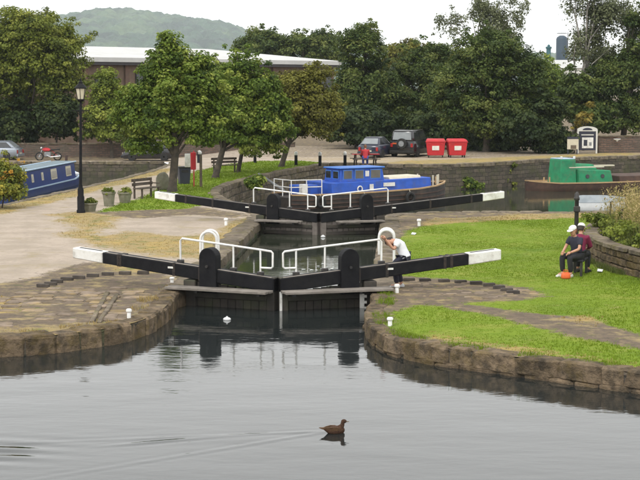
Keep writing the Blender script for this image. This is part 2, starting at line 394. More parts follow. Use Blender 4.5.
# ------------------------------------------------------------------ cover of the ground, from patches seen in the photograph
def inside(poly, X, Y):
    r = np.zeros(X.shape, bool); n = len(poly)
    for i in range(n):
        x1, y1 = poly[i]; x2, y2 = poly[(i + 1) % n]
        c = ((y1 > Y) != (y2 > Y)); t = (Y - y1) / ((y2 - y1) if y2 != y1 else 1e-9)
        r ^= c & (X < x1 + t * (x2 - x1))
    return r
def sdist(poly, X, Y):
    d = np.full(X.shape, 1e9); n = len(poly)
    for i in range(n):
        ax, ay = poly[i]; bx, by = poly[(i + 1) % n]; ex, ey = bx - ax, by - ay
        t = np.clip(((X - ax) * ex + (Y - ay) * ey) / (ex * ex + ey * ey + 1e-12), 0, 1)
        d = np.minimum(d, np.hypot(X - ax - t * ex, Y - ay - t * ey))
    return np.where(inside(poly, X, Y), d, -d)
def vnoise(X, Y, s, off=0):
    return np.array([mnoise.noise(Vector((x * s + off, y * s - off, off))) for x, y in zip(X.ravel(), Y.ravel())]).reshape(X.shape)
def pp(pts): return [xy(P(x, y)) for x, y in pts]
GREEN, DRY, EARTH, PATH = 0, 1, 2, 3
PATCH = [   # (cover, outline on the photograph, softness, strength), later ones lie on top
    (DRY, pp([(-40, 216), (-40, 205), (20, 199), (90, 183), (165, 168), (180, 164), (182, 168), (150, 177), (80, 196), (30, 207), (0, 214)]), .5, .9),
    (DRY, pp([(45, 214), (85, 211), (130, 216), (118, 226), (92, 240), (60, 238), (70, 228)]), .9, .80),
    (DRY, pp([(85, 238), (125, 229), (170, 236), (200, 234), (232, 218), (258, 216), (262, 235), (215, 262), (150, 256), (95, 250)]), .9, .80),
    (EARTH, pp([(95, 213), (150, 208), (200, 206), (250, 214), (235, 219), (190, 215), (140, 219)]), .4, .8),
    (PATH, pp([(130, 221), (190, 217), (225, 219), (210, 229), (165, 233), (125, 230)]), .6, 1.),
    (GREEN, pp([(97, 213), (116, 205), (140, 199), (162, 192), (205, 205), (190, 209), (140, 210)]), .25, 1.),
    (GREEN, pp([(142, 199), (170, 182), (196, 171), (230, 164), (262, 161), (325, 161), (345, 163), (300, 168), (255, 175), (222, 190), (214, 198), (180, 200)]), .4, 1.),
    (EARTH, pp([(-60, 292), (20, 280), (60, 268), (110, 260), (170, 268), (185, 290), (180, 330), (120, 360), (-60, 372)]), .5, .95),
    (DRY, pp([(-60, 330), (20, 326), (90, 322), (150, 312), (172, 300), (168, 330), (120, 348), (-60, 362)]), .4, .55),
    (DRY, pp([(-40, 300), (5, 296), (28, 302), (30, 312), (-40, 318)]), .4, .9),
    (DRY, pp([(100, 264), (165, 262), (190, 272), (150, 275), (110, 272)]), .4, .7),
]
PATCH_R = [
    (EARTH, pp([(378, 214), (440, 210), (520, 209), (600, 208), (700, 208), (700, 217), (590, 217), (500, 219), (430, 224), (398, 240), (378, 246)]), .4, .9),
    (DRY, pp([(430, 219), (520, 214), (600, 213), (600, 217), (500, 221), (420, 226)]), .4, .8),
    (EARTH, pp([(366, 300), (372, 278), (390, 270), (398, 246), (388, 236), (370, 236), (360, 300)]), .3, .9),
    (EARTH, pp([(372, 282), (400, 276), (470, 281), (530, 287), (548, 296), (520, 301), (470, 303), (425, 304), (398, 310), (390, 335), (368, 340)]), .3, .95),
    (EARTH, pp([(420, 303), (462, 304), (520, 312), (580, 316), (640, 334), (720, 356), (720, 366), (640, 350), (560, 333), (500, 318), (450, 309)]), .3, .95),
    (EARTH, pp([(366, 335), (392, 330), (410, 336), (470, 344), (560, 358), (660, 374), (720, 384), (720, 420), (560, 384), (420, 368), (366, 350)]), .18, .9),
    (DRY, pp([(430, 333), (520, 345), (660, 366), (720, 376), (720, 384), (560, 358), (430, 340)]), .3, .55),
    (DRY, pp([(580, 312), (610, 320), (590, 326), (560, 318)]), .5, .6),
]
def cover(X, Y, base, patches):
    W = np.zeros(X.shape + (4,)); W[..., base] = 1
    nz = vnoise(X, Y, 1.1, 3.3) * .5 + vnoise(X, Y, .4, 8.1) * .5
    for k, poly, soft, amt in patches:
        s = sdist(poly, X, Y) + nz * soft * 1.2
        a = np.clip((s + soft) / (2 * soft), 0, 1); a = (a * a * (3 - 2 * a) * amt)[..., None]
        T = np.zeros(4); T[k] = 1; W = W * (1 - a) + T * a
    return W
def far_level(x, y):            # the bank beyond the left basin lies a little lower
    t = min(1, max(0, (-4 - x) / 8)) * min(1, max(0, (y - 99) / 8)); return -.7 * t * t * (3 - 2 * t)
def terrain(name, poly, fn_spacing, zf, base, patches, label=None, amp=.03):
    n = len(poly); pts = [Vector(p) for p in poly]
    xs = [p[0] for p in poly]; ys = [p[1] for p in poly]
    gx, gy = fn_spacing
    X, Y = np.meshgrid(gx, gy); X = X + RNG.uniform(-.2, .2, X.shape) * np.gradient(gx)[None, :]; Y = Y + RNG.uniform(-.2, .2, Y.shape) * np.gradient(gy)[:, None]
    X, Y = X.ravel(), Y.ravel(); s = sdist(poly, X, Y); k = s > .12
    pts += [Vector((a, b)) for a, b in zip(X[k], Y[k])]
    vs, _, fs, *_r = delaunay_2d_cdt(pts, [(i, (i + 1) % n) for i in range(n)], [], 1, 1e-5)
    VX = np.array([v[0] for v in vs]); VY = np.array([v[1] for v in vs])
    edge = np.clip(sdist(poly, VX, VY) / 1.5, 0, 1)
    Z = vnoise(VX, VY, .35, 1.7) * amp * edge + np.array([zf(x, y) for x, y in zip(VX, VY)])
    me = bpy.data.meshes.new(name); me.from_pydata([(a, b, c) for a, b, c in zip(VX, VY, Z)], [], [tuple(f) for f in fs])
    me.polygons.foreach_set('use_smooth', [True] * len(me.polygons))
    W = cover(VX, VY, base, patches)
    at = me.color_attributes.new('cover', 'FLOAT_COLOR', 'POINT'); W2 = W.copy(); W2[:, 3] = 1
    at.data.foreach_set('color', W2.astype(np.float32).ravel())
    bm = bmesh.new(); bm.from_mesh(me); bmesh.ops.recalc_face_normals(bm, faces=bm.faces)
    if bm.faces and sum(f.normal.z for f in bm.faces) < 0: bmesh.ops.reverse_faces(bm, faces=bm.faces)
    bm.to_mesh(me); bm.free()
    o = link(name, me, 'ground'); return tag(o, label, kind='structure')
poly_left = bank_left + cham_left[1:] + wing_left[1:] + [(-3.0, 103.6), (-9.9, 103.6)] + [p for p in arm_right if p[1] < 103.4]
poly_left = poly_left[:-1]
terrain('lockside_ground', poly_left, (np.arange(-24, 3, .38), np.arange(25, 104, .38)), lambda x, y: 0, PATH, PATCH, 'gravel towpath, dry grass and lawn on the left of the lock')
poly_right = bank_right + [(60, 16)] + right_back + cham_right[1:-1]
terrain('lawn_ground', poly_right, (np.arange(0, 26, .38), np.arange(16, 60, .38)), lambda x, y: 0, GREEN, PATCH_R, 'mown green lawn with a worn path on the right of the lock')
FARPATCH = [
    (DRY, [(-4, 99), (40, 97), (60, 125), (-4, 125)], 2, .45),
    (EARTH, [(-12, 105), (40, 101), (60, 130), (-12, 130)], 2, .4),
    (DRY, pp([(345, 164), (440, 160), (640, 152), (640, 160), (520, 163), (440, 167), (345, 168)]), .8, .9),
    (EARTH, [(-70, 113.5), (-14, 113.5), (-10, 120), (-10, 150), (-70, 150)], .8, .8),
    (EARTH, [(16, 118), (90, 116), (90, 160), (-70, 160), (-10, 128)], 1, .8),
    (EARTH, [(-2000, 128), (2000, 128), (2000, 6000), (-2000, 6000)], 3, 1.),
]
gxx = np.concatenate([[-1500, -700, -300, -150], np.arange(-80, 80, 1.6), [150, 300, 700, 1500]]); gyy = np.concatenate([np.arange(95, 140, 1.2), np.arange(142, 200, 5), [240, 400, 800  , 1500, 2800, 5000]])
poly_far = [(-3.0, 103.6)] + quay_far + [(1800, 109), (1800, 6000), (-1800, 6000), (-1800, 112), (-70, 112), (-30, 112), (-11.5, 111.5), (-9.9, 103.6)]
terrain('car_park_ground', poly_far, (gxx, gyy), far_level, PATH, FARPATCH, 'pale gravel car park and ground beyond the basin')

# ------------------------------------------------------------------ water
def upper_water():
    xs = np.arange(-26, 22, .07); ys = np.concatenate([np.arange(3, 16, .5), np.arange(16, 36.6, .06)])
    xs = np.concatenate([np.arange(-26, -9, .5), np.arange(-9, 9.5, .06), np.arange(9.5, 22, .5)])
    X, Y = np.meshgrid(xs, ys)
    Z = np.zeros_like(X)
    for i in range(26):         # long low wavelets, mostly running across the view
        th = math.radians(90 + RNG.uniform(-38, 38)); L = RNG.uniform(.35, 2.2); k = 2 * math.pi / L
        Z += .00055 * L * np.sin(k * (X * math.cos(th) + Y * math.sin(th)) + RNG.uniform(0, 6.28)) * .55
    patch = .55 + .45 * np.sin(X * .31 + 1.1 * np.sin(Y * .23)) * np.sin(Y * .47 + .6 * np.sin(X * .4 + 1))
    Z *= np.clip(patch, .12, 1)
    dk = P(331, 431, WU)        # the swimming bird draws a V behind it
    for sgn in (1, -1):
        ax = Vector((-1, -.42 - .0 * sgn)).normalized(); a = math.radians(13) * sgn
        dx, dy = ax.x * math.cos(a) - ax.y * math.sin(a), ax.x * math.sin(a) + ax.y * math.cos(a)
        S = (X - dk.x) * dx + (Y - dk.y) * dy; T = -(X - dk.x) * dy + (Y - dk.y) * dx
        g = np.exp(-(T / (.10 + .03 * np.clip(S, 0, 9))) ** 2) * np.clip(S / .3, 0, 1) * np.exp(-np.clip(S, 0, 99) / 3.2)
        Z += .0065 * g * np.cos(T * 24)
    a0, a1 = P(85, 447, WU), P(275, 433, WU); e = (a1 - a0); L = e.length; e.normalize()   # an older wash left of it
    S = (X - a0.x) * e.x + (Y - a0.y) * e.y; T = -(X - a0.x) * e.y + (Y - a0.y) * e.x
    Z += .007 * np.exp(-(T / .16) ** 2) * np.clip(S / .8, 0, 1) * np.clip((L - S) / 1.4, 0, 1) * np.cos(T * 22 + .6 * np.sin(S * 3))
    b0 = P(-2, 452, WU); R = np.hypot((X - b0.x), (Y - b0.y))
    Z += .012 * np.exp(-(R / .75) ** 2) * np.sin(Y * 13 + X * 2)
    ny, nx = X.shape; idx = np.arange(nx * ny).reshape(ny, nx)
    q = np.stack([idx[:-1, :-1], idx[:-1, 1:], idx[1:, 1:], idx[1:, :-1]], -1).reshape(-1, 4)
    me = bpy.data.meshes.new('canal_water'); me.vertices.add(nx * ny); me.vertices.foreach_set('co', np.stack([X, Y, Z + WU], -1).astype(np.float32).ravel())
    me.loops.add(q.size); me.loops.foreach_set('vertex_index', q.ravel().astype(np.int32))
    me.polygons.add(len(q)); me.polygons.foreach_set('loop_start', np.arange(0, q.size, 4, dtype=np.int32)); me.polygons.foreach_set('use_smooth', np.ones(len(q), bool))
    me.update(calc_edges=True); me.validate()
    return tag(link('canal_water', me, 'water'), 'grey rippled canal water in front of the lock', kind='structure')
upper_water()
def sheet(name, pts, z, mat, label):
    me = bpy.data.meshes.new(name); me.from_pydata([(a, b, z) for a, b in pts], [], [tuple(range(len(pts)))])
    return tag(link(name, me, mat), label, kind='structure')
sheet('lock_water', [xy(LK(-2.3, .02)), xy(LK(2.3, .02)), xy(LK(2.3, 17.6)), xy(LK(0, 17.53)), xy(LK(-2.3, 17.6))], WU - .012, 'basin_water', 'still dark water inside the lock chamber')
sheet('basin_water', [(-90, 20), (-19, 20), (-3.5, 57), (1.5, 55.2), (90, 55.2), (90, 110), (-20, 118), (-90, 118)], WL, 'basin_water', 'dark lower basin water beyond the lock')
sheet('canal_bed', [(-120, 0), (120, 0), (120, 130), (-120, 130)], -3.6, 'hull_dark', 'dark silt bed under the canal')

# ------------------------------------------------------------------ walls and stones
def block_variants(n, bev, jit, seed):
    out = []; r = random.Random(seed)
    for i in range(n):
        bm = bmesh.new(); bmesh.ops.create_cube(bm, size=1)
        for v in bm.verts: v.co += Vector((r.uniform(-jit, jit), r.uniform(-jit, jit), r.uniform(-jit, jit)))
        bmesh.ops.bevel(bm, geom=list(bm.edges), offset=bev, segments=1, affect='EDGES')
        for v in bm.verts: v.co += Vector((r.uniform(-1, 1), r.uniform(-1, 1), r.uniform(-1, 1))) * jit * .45
        bmesh.ops.recalc_face_normals(bm, faces=bm.faces)
        me = bpy.data.meshes.new('block'); bm.to_mesh(me); bm.free(); out.append(me)
    return out
BLOCKS = {}
def blocks(mat, bev=.12, jit=.05, n=12):
    k = (mat, bev, jit)
    if k not in BLOCKS:
        BLOCKS[k] = block_variants(n, bev, jit, len(BLOCKS) + 3)
        for m in BLOCKS[k]: m.materials.append(MATS[mat])
    return BLOCKS[k]
def piece(name, me, parent, loc, rz, sc, tilt=(0, 0)):
    o = bpy.data.objects.new(name, me); COL.objects.link(o); o.parent = parent
    o.location = loc; o.rotation_euler = (tilt[0], tilt[1], rz); o.scale = sc; return o
def stone_row(parent, pts, ztop, h, depth, lens, proud, mats, name='coping_stone', seed=1, zj=.02, ymax=1e9, xr=(-1e9, 1e9), gap=.985):
    """blocks laid end to end along a line; the land lies to the left of its direction (negative depth: right)"""
    r = random.Random(seed); d = dense(pts, .12); i = 0; cnt = 0
    acc = [0]
    for a, b in zip(d[:-1], d[1:]): acc.append(acc[-1] + math.dist(a, b))
    tot = acc[-1]; s = 0
    def at(s):
        j = int(np.searchsorted(acc, s)); j = max(1, min(j, len(d) - 1)); t = (s - acc[j - 1]) / max(1e-6, acc[j] - acc[j - 1])
        return Vector((d[j - 1][0] * (1 - t) + d[j][0] * t, d[j - 1][1] * (1 - t) + d[j][1] * t, 0))
    while s < tot - .15:
        L = min(r.uniform(*lens), tot - s); a, b = at(s), at(s + L); s += L
        t = (b - a); ln = t.length; 
        if ln < .1: continue
        t.normalize(); n = Vector((-t.y, t.x, 0)); dd = abs(depth) * r.uniform(.88, 1.12); hh = h * r.uniform(.96, 1.04)
        sg = 1 if depth > 0 else -1
        c = (a + b) / 2 + n * sg * (dd / 2 - proud * r.uniform(.5, 1.4))
        if c.y > ymax or not xr[0] < c.x < xr[1]: continue
        piece(name, r.choice(blocks(mats)), parent, (c.x, c.y, ztop + r.uniform(-zj, zj) - hh / 2), math.atan2(t.y, t.x) + r.uniform(-.02, .02), (ln * gap, dd, hh), (r.uniform(-.015, .015), r.uniform(-.01, .01))); cnt += 1
    return cnt
def wall_face(parent, pts, z0, z1, mat, name='wall_face', zf=None):
    me = bpy.data.meshes.new(name); vs = []; fs = []; uv = []; s = 0; d = dense(pts, 1.0)
    for i, p in enumerate(d):
        if i: s += math.dist(d[i - 1], p)
        zt = z1 + (zf(*p) if zf else 0); vs += [(p[0], p[1], z0), (p[0], p[1], zt)]; uv += [(s, z0), (s, zt)]
    fs = [(2 * i, 2 * i + 2, 2 * i + 3, 2 * i + 1) for i in range(len(d) - 1)]
    me.from_pydata(vs, [], fs); l = me.uv_layers.new(name='UVMap')
    for lp in me.loops: l.data[lp.index].uv = uv[lp.vertex_index]
    return link(name, me, mat, parent)
wl = thing('canal_bank_wall', 'rounded stone edge of the left bank in front of the lock gates', 'wall')
wall_face(wl, bank_left, -3.5, -.02, 'wall_stone')
vis_l = [p for p in bank_left if p[0] > -9.5]
stone_row(wl, vis_l, .03, .54, .46, (.3, .7), .04, 'bank_stone', seed=2, zj=.012, gap=1.06)
wr = thing('canal_bank_wall', 'long rough stone edge of the right bank below the lawn', 'wall')
wall_face(wr, bank_right, -3.5, -.02, 'wall_stone')
vis_r = [p for p in bank_right if p[0] < 9 or p[1] > 21]
stone_row(wr, vis_r, .03, .36, .42, (.4, .95), .05, 'bank_stone', seed=4, zj=.015, gap=1.05)
stone_row(wr, vis_r, -.26, .32, .4, (.45, .95), .05, 'bank_stone', name='face_stone', seed=5, zj=.02)
wc = thing('lock_chamber_wall', 'left wall of the lock chamber with green stained stone', 'wall')
wall_face(wc, cham_left, -3.5, -.02, 'wall_chamber'); stone_row(wc, cham_left, .04, .32, .7, (.8, 1.3), .04, 'stone', seed=6)
wc2 = thing('lock_chamber_wall', 'right wall of the lock chamber beside the lawn', 'wall')
wall_face(wc2, cham_right, -3.5, -.02, 'wall_chamber'); stone_row(wc2, cham_right, .04, .32, .7, (.8, 1.3), .04, 'stone', seed=7)
ww = thing('wing_wall', 'curved stone retaining wall below the lawn at the left of the blue boat', 'wall')
wall_face(ww, wing_left, -3.5, -.02, 'wall_stone'); stone_row(ww, wing_left, .05, .30, .5, (.7, 1.2), .05, 'stone', seed=8)
stone_row(ww, wing_left, -.27, .34, .4, (.6, 1.1), .02, 'stone', name='face_stone', seed=18); stone_row(ww, wing_left, -.63, .36, .4, (.6, 1.1), .015, 'stone', name='face_stone', seed=19); stone_row(ww, wing_left, -1.0, .38, .4, (.6, 1.1), .02, 'stone', name='face_stone', seed=20)
wq = thing('quay_wall', 'far stone quay wall with weeds behind the blue and green boats', 'wall')
wall_face(wq, quay_far, -3.5, -.02, 'wall_stone'); stone_row(wq, quay_far, .05, .26, .5, (.7, 1.2), .05, 'stone', seed=9, xr=(-1, 26))
wb = thing('basin_wall', 'low stone edge of the lawn facing the lower basin', 'wall')
wall_face(wb, right_back, -3.5, -.02, 'wall_stone'); stone_row(wb, right_back, .04, .28, .45, (.7, 1.2), .04, 'stone', seed=10, xr=(2, 15))
wa = thing('basin_wall', 'towpath edge wall beside the navy narrowboat', 'wall')
wall_face(wa, arm_right, -3.5, -.02, 'wall_stone', zf=lambda x, y: far_level(x, y)); stone_row(wa, [p for p in arm_right if 55 < p[1] < 103], .03, .22, .4, (.7, 1.2), .04, 'stone', seed=11)
wf = thing('basin_wall', 'far wall of the left basin below the parked black car', 'wall')
wall_face(wf, arm_far, -3.5, -.05, 'wall_stone', zf=lambda x, y: -.7); stone_row(wf, arm_far, -.64, .24, .5, (.8, 1.3), .04, 'stone', seed=12, xr=(-28, 0))

# paving of big worn setts on the left bank
pav = thing('stone_paving', None, None); del_l = pav; pav['kind'] = 'structure'; pav['label'] = 'worn stone setts on the left bank below the gate beam'
SETT = blocks('sett', .12, .06)
poly_s = pp([(-6, 338), (-6, 298), (40, 289), (95, 284), (150, 287), (166, 300), (160, 318), (128, 332), (70, 341)])
rr = random.Random(5); cand = []
for j in range(60):
    y = 27.5 + j * .31; x = -8 + rr.uniform(0, .4)
    while x < -2:
        L = rr.uniform(.32, .62); cand.append((x + L / 2, y + rr.uniform(-.03, .03), L)); x += L + .03
cx = np.array([c[0] for c in cand]); cy = np.array([c[1] for c in cand]); ok = (sdist(poly_s, cx, cy) > .05) & (sdist(poly_left, cx, cy) > .42)
sel = [c for c, k in zip(cand, ok) if k and rr.random() < .86]
sel.sort(key=lambda c: c[1])
for x, y, L in sel[:300]:
    piece('sett', rr.choice(SETT), pav, (x, y, -.078 + rr.uniform(-.028, .035)), math.radians(-6) + rr.uniform(-.09, .09), (L * .95, .27 * rr.uniform(.85, 1.05), .16), (rr.uniform(-.04, .04), rr.uniform(-.04, .04)))
for a, b in (((92, 322), (108, 292)), ((99, 323), (118, 294))):     # two long kerb stones crossing the setts
    p, q = P(*a), P(*b); m = (p + q) / 2; t = q - p
    for k in range(3):
        c = p + t * ((k + .5) / 3); piece('kerb_stone', blocks('stone')[k], pav, (c.x, c.y, -.02), math.atan2(t.y, t.x), (t.length / 3 * .97, .10, .14))
# paving on the right, small setts round the swing of the beam
pav2 = thing('stone_paving', None, None); pav2['kind'] = 'structure'; pav2['label'] = 'quadrant of small stone setts on the right bank under the beam'
poly_s2 = pp([(396, 284), (420, 280), (470, 282), (520, 287), (542, 295), (520, 299), (470, 300), (425, 298), (400, 296)])
cand = []
for j in range(40):
    y = 33.4 + j * .19; x = 1.5 + rr.uniform(0, .2)
    while x < 6.2:
        L = rr.uniform(.2, .36); cand.append((x + L / 2, y, L)); x += L + .02
ok = sdist(poly_s2, np.array([c[0] for c in cand]), np.array([c[1] for c in cand])) > .03
for (x, y, L), k in zip(cand, ok):
    if k and rr.random() < .75:
        piece('sett', rr.choice(SETT), pav2, (x, y, -.062 + rr.uniform(-.02, .025)), rr.uniform(-.1, .1), (L * .94, .165, .14), (rr.uniform(-.03, .03), rr.uniform(-.03, .03)))
TR = blocks('tread', .08, .04)
for par, pts in ((pav, [(43, 287.5), (51, 285.5), (57, 283), (67, 280.5), (79, 279), (93, 277), (108, 275.5), (125, 274.5), (143, 274)]), (pav2, [(409, 281.3), (425, 281.8), (444, 282.5), (461, 283.5), (476, 284.7), (489, 286.6), (499, 289), (507, 291.6), (513, 294)])):
    for i, (x, y) in enumerate(pts):
        c = P(x, y); rz = math.radians(-10 if par is pav else 8) + rr.uniform(-.05, .05)
        piece('tread_brick', rr.choice(TR), par, (c.x, c.y, .025), rz, (.30, .11, .13))

# ------------------------------------------------------------------ lock gates
def gate(v0, s, Lb, label, far=False):
    mit = Vector((0, v0 - .75)); heel = Vector((s * 2.12, v0)); e = (heel - mit); LH = e.length; e.normalize()
    h = LK(heel.x, heel.y); wdir = LR * e.x + LV * e.y; rz = math.atan2(wdir.y, wdir.x)
    sy = 1 if s < 0 else -1
    g = thing('lock_gate', label, 'lock gate', h, rz, 'pairs of mitred lock gates')
    def q(t, n, z): return Vector((t - LH, n * sy, z))
    zt = lambda t: .40 + .092 * t
    T0 = Lb - .85
    bw = .17
    def beam(t0, t1, ht0, ht1, g_=0):
        m = MB(); vs = []
        for t, ht in ((t0, ht0), (t1, ht1)):
            vs += [q(t, -bw - g_, zt(t) - ht - g_), q(t, bw + g_, zt(t) - ht - g_), q(t, bw + g_, zt(t) + g_), q(t, -bw - g_, zt(t) + g_)]
        m.add(vs, [(0, 1, 2, 3), (4, 7, 6, 5), (0, 4, 5, 1), (1, 5, 6, 2), (2, 6, 7, 3), (3, 7, 4, 0)]); return m
    b = beam(.03, T0, .34, .27).build('balance_beam', 'black_paint', g, bevel=.02)
    tip = beam(T0, Lb, .27, .25, .003).build('painted_tip', 'white_paint', b, bevel=.02)
    ts = MB(); ts.hexa([q(T0 + .1, -.04, zt(T0 + .1) + .004), q(Lb - .12, -.04, zt(Lb - .12) + .004), q(Lb - .12, .03, zt(Lb - .12) + .004), q(T0 + .1, .03, zt(T0 + .1) + .004),
                            q(T0 + .1, -.04, zt(T0 + .1) + .012), q(Lb - .12, -.04, zt(Lb - .12) + .012), q(Lb - .12, .03, zt(Lb - .12) + .012), q(T0 + .1, .03, zt(T0 + .1) + .012)])
    ts.build('cap_strip', 'black_paint', b)
    # thin pale strip laid along the beam top
    m = MB(); m.hexa([q(.1, .06, zt(.1) + .003), q(T0 - .1, .06, zt(T0 - .1) + .003), q(T0 - .1, .15, zt(T0 - .1) + .003), q(.1, .15, zt(.1) + .003), q(.1, .06, zt(.1) + .010), q(T0 - .1, .06, zt(T0 - .1) + .010), q(T0 - .1, .15, zt(T0 - .1) + .010), q(.1, .15, zt(.1) + .010)])
    m.build('pale_strip', 'foot_board', b)
    for ts_ in (LH - .28, LH + .42, LH + 1.9, T0 - .45):
        m = MB(); hh_ = .34 - .07 * ts_ / T0
        m.hexa([q(ts_ - .035, -bw - .008, zt(ts_) - hh_ - .008), q(ts_ + .035, -bw - .008, zt(ts_) - hh_ - .008), q(ts_ + .035, bw + .008, zt(ts_) - hh_ - .008), q(ts_ - .035, bw + .008, zt(ts_) - hh_ - .008), q(ts_ - .035, -bw - .008, zt(ts_ - .035) + .012), q(ts_ + .035, -bw - .008, zt(ts_ + .035) + .012), q(ts_ + .035, bw + .008, zt(ts_ + .035) + .012), q(ts_ - .035, bw + .008, zt(ts_ - .035) + .012)]); sb_ = m.build('iron_strap', 'rust_iron', b)
        for dz in (-.07, -.22): MB().tube([q(ts_, bw + .006, zt(ts_) + dz), q(ts_, bw + .028, zt(ts_) + dz)], .018, 6).build('bolt', 'rust_iron', sb_)
    zb = -2.6
    m = MB(); m.box(q(LH, 0, (zt(LH) - .34 + zb) / 2), (.32, .36, zt(LH) - .34 - zb - .004)); m.build('heel_post', 'gate_wood', g, .02)
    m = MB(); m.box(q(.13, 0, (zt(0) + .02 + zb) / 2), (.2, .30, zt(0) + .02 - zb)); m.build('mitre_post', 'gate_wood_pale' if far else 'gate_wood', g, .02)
    n = 9; t0, t1 = .24, LH - .17; wdt = (t1 - t0) / n; rr_ = random.Random(int(v0) + s)
    for k in range(n):
        tc = t0 + wdt * (k + .5); ztop = zt(tc) - .36
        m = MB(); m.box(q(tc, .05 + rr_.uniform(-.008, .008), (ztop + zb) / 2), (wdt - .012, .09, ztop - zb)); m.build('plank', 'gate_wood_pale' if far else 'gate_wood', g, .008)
    for zz in (-.08, -.32 if far else -.9):
        m = MB(); m.box(q((t0 + t1) / 2, .135, zz), (t1 - t0 + .05, .10, .13)); m.build('cross_rail', 'gate_wood', g, .015)
    # foot board with brackets, on the side towards the near bank
    o_ = .30; far0, far1 = (.55, 2.3) if far else (.02, 2.72)
    for k in range(2):
        m = MB(); m.box(q((far0 + far1) / 2, .30 + k * .21, .10), (far1 - far0 - k * .05, .20, .06)); m.build('foot_board', 'foot_board', g, .008)
    for t in (far0 + .25, LH - .35):
        m = MB(); m.box(q(t, .31, .035), (.07, .42, .06)); m.build('bracket', 'iron', g)
    # arched paddle box
    tc = 1.63 / math.cos(math.atan2(.75, 2.12)); wb_ = .225; zt0, zt1 = -.02, 1.06
    arc = [(tc - wb_, zt0), (tc + wb_, zt0), (tc + wb_, zt1 - .24)] + [(tc + wb_ * math.cos(a), zt1 - .24 + .24 * math.sin(a)) for a in (math.pi * k / 12 for k in range(1, 12))] + [(tc - wb_, zt1 - .24)]
    m = MB(); m.prism(arc, lambda p, d: q(p[0], d, p[1]), -.05, .235); pb = m.build('paddle_box', 'black_paint', g, .012)
    m = MB(); m.tube([q(tc, .235, .62), q(tc, .29, .62)], .035, 8); m.build('spindle', 'iron', pb)
    # hand rail: tube, posts with feet, square end loop
    H = .60; ro = .026
    z = lambda t: zt(t) + H
    tO, tM, tI, tL = 2.60, 1.18, .47, .15
    m = MB()
    m.tube([q(tO, -.06, zt(tO)), q(tO, -.06, z(tO) - .06), q(tO - .05, -.06, z(tO) - .005), q(tM, -.06, z(tM)), q(tI, -.06, z(tI)), q(tL + .04, -.06, z(tL)), q(tL, -.06, z(tL) - .04), q(tL, -.06, z(tL) - .36), q(tL + .04, -.06, z(tL) - .40), q(tI, -.06, z(tL) - .40)], ro, 8)
    hr = m.build('handrail', 'rail_white', g, smooth=True)
    for t in (tM, tI): 
        m = MB(); m.tube([q(t, -.06, zt(t) - .02), q(t, -.06, z(t) - .005)], ro * .95, 8); m.build('rail_post', 'rail_white', hr, smooth=True)
    for t in (tO, tM, tI):
        m = MB(); m.box(q(t, -.06, zt(t) + .035), (.15, .13, .09)); m.build('post_foot', 'iron', hr, .015)
    m = MB(); m.box(q(2.75, .18, zt(2.75) - .11), (.14, .012, .045)); m.build('number_plate', 'white_paint', b)
    if not far and s > 0:
        m = MB(); m.box(q(.035, .165, -.14), (.06, .02, .46)); m.build('white_marker_strip', 'white_paint', g)
    return g
gate(0, -1, 5.50, 'near left lock gate with black balance beam, white tip over the gravel')
gate(0, 1, 5.62, 'near right lock gate whose black beam carries a sitting person')
gate(FAR_V, -1, 6.55, 'far left lock gate with its white beam tip over the lawn by the tree', True)
gate(FAR_V, 1, 7.05, 'far right lock gate with long beam reaching towards the basin', True)

# white depth board by the right heel
g_ = thing('depth_board', 'white depth gauge board by the right heel of the near gate', 'gauge', LK(1.98, -.32, -.7))
MB().box((0, 0, .34), (.11, .05, .68)).build('board', 'white_paint', g_, .004)
for i in range(5): MB().box((.085, 0, .06 + i * .14), (.06, .04, .06)).build('gauge_mark', 'white_paint', g_)
# ladder hoops
def hoop(name, label, c, wd, h, rz, rad=.035):
    t = thing(name, label, 'ladder hoop', c, rz, 'white ladder hoops beside the lock chamber')
    for y in (0, .45):
        pts = [(-wd / 2, y, 0), (-wd / 2, y, h - wd / 2)] + [(-wd / 2 * math.cos(a), y, h - wd / 2 + wd / 2 * math.sin(a)) for a in (math.pi * k / 10 for k in range(1, 10))] + [(wd / 2, y, h - wd / 2), (wd / 2, y, h - wd / 2 - (.35 if y else .5))]
        MB().tube(pts, rad, 8).build('hoop', 'rail_white', t, smooth=True)
    for k in range(6): MB().tube([(wd / 2 + .03, 0, -.15 - k * .25), (wd / 2 + .03, .45, -.15 - k * .25)], .015, 6).build('rung', 'iron', t)
    return t
hoop('ladder_hoop', 'white arched ladder hoop behind the left paddle box', LK(-2.34, 4.8), .44, .95, -LA)
hoop('ladder_hoop', 'white arched ladder hoop beside the sitting person', LK(2.52, 4.2), .40, 1.12, math.pi - LA)
# mooring bollards
def bollard(label, px, py, r=.10, h=.24, gr='white mooring bollards on the lockside'):
    r, h = r * .82, h * .85
    c = P(px, py); t = thing('mooring_bollard', label, 'bollard', c, 0, gr)
    MB().lathe([(r * .75, -.03), (r * .72, h * .55), (r * .6, h * .62)], (0, 0, 0), 14).build('stem', 'rail_white', t, smooth=True)
    MB().lathe([(r * .62, h * .60), (r * 1.05, h * .68), (r * 1.08, h * .86), (r * .8, h * .97), (r * .2, h)], (0, 0, 0), 14).build('head', 'rail_white', t, smooth=True)
    return t
bollard('white mooring bollard on the left bank setts', 129, 318, .07, .24)
bollard('white mooring bollard on the right bank corner', 390, 326, .075, .22)
bollard('white mooring bollard beside the left lock chamber edge by the far beam', 226, 225, .09, .30)
bollard('white mooring bollard on the dirt behind the far right beam', 419, 226, .09, .30)
bollard('low white bollard by the left end of the near footboard', 172, 283, .07, .18)
bollard('small white bollard under the beam by the person\'s feet', 397, 293, .075, .26)
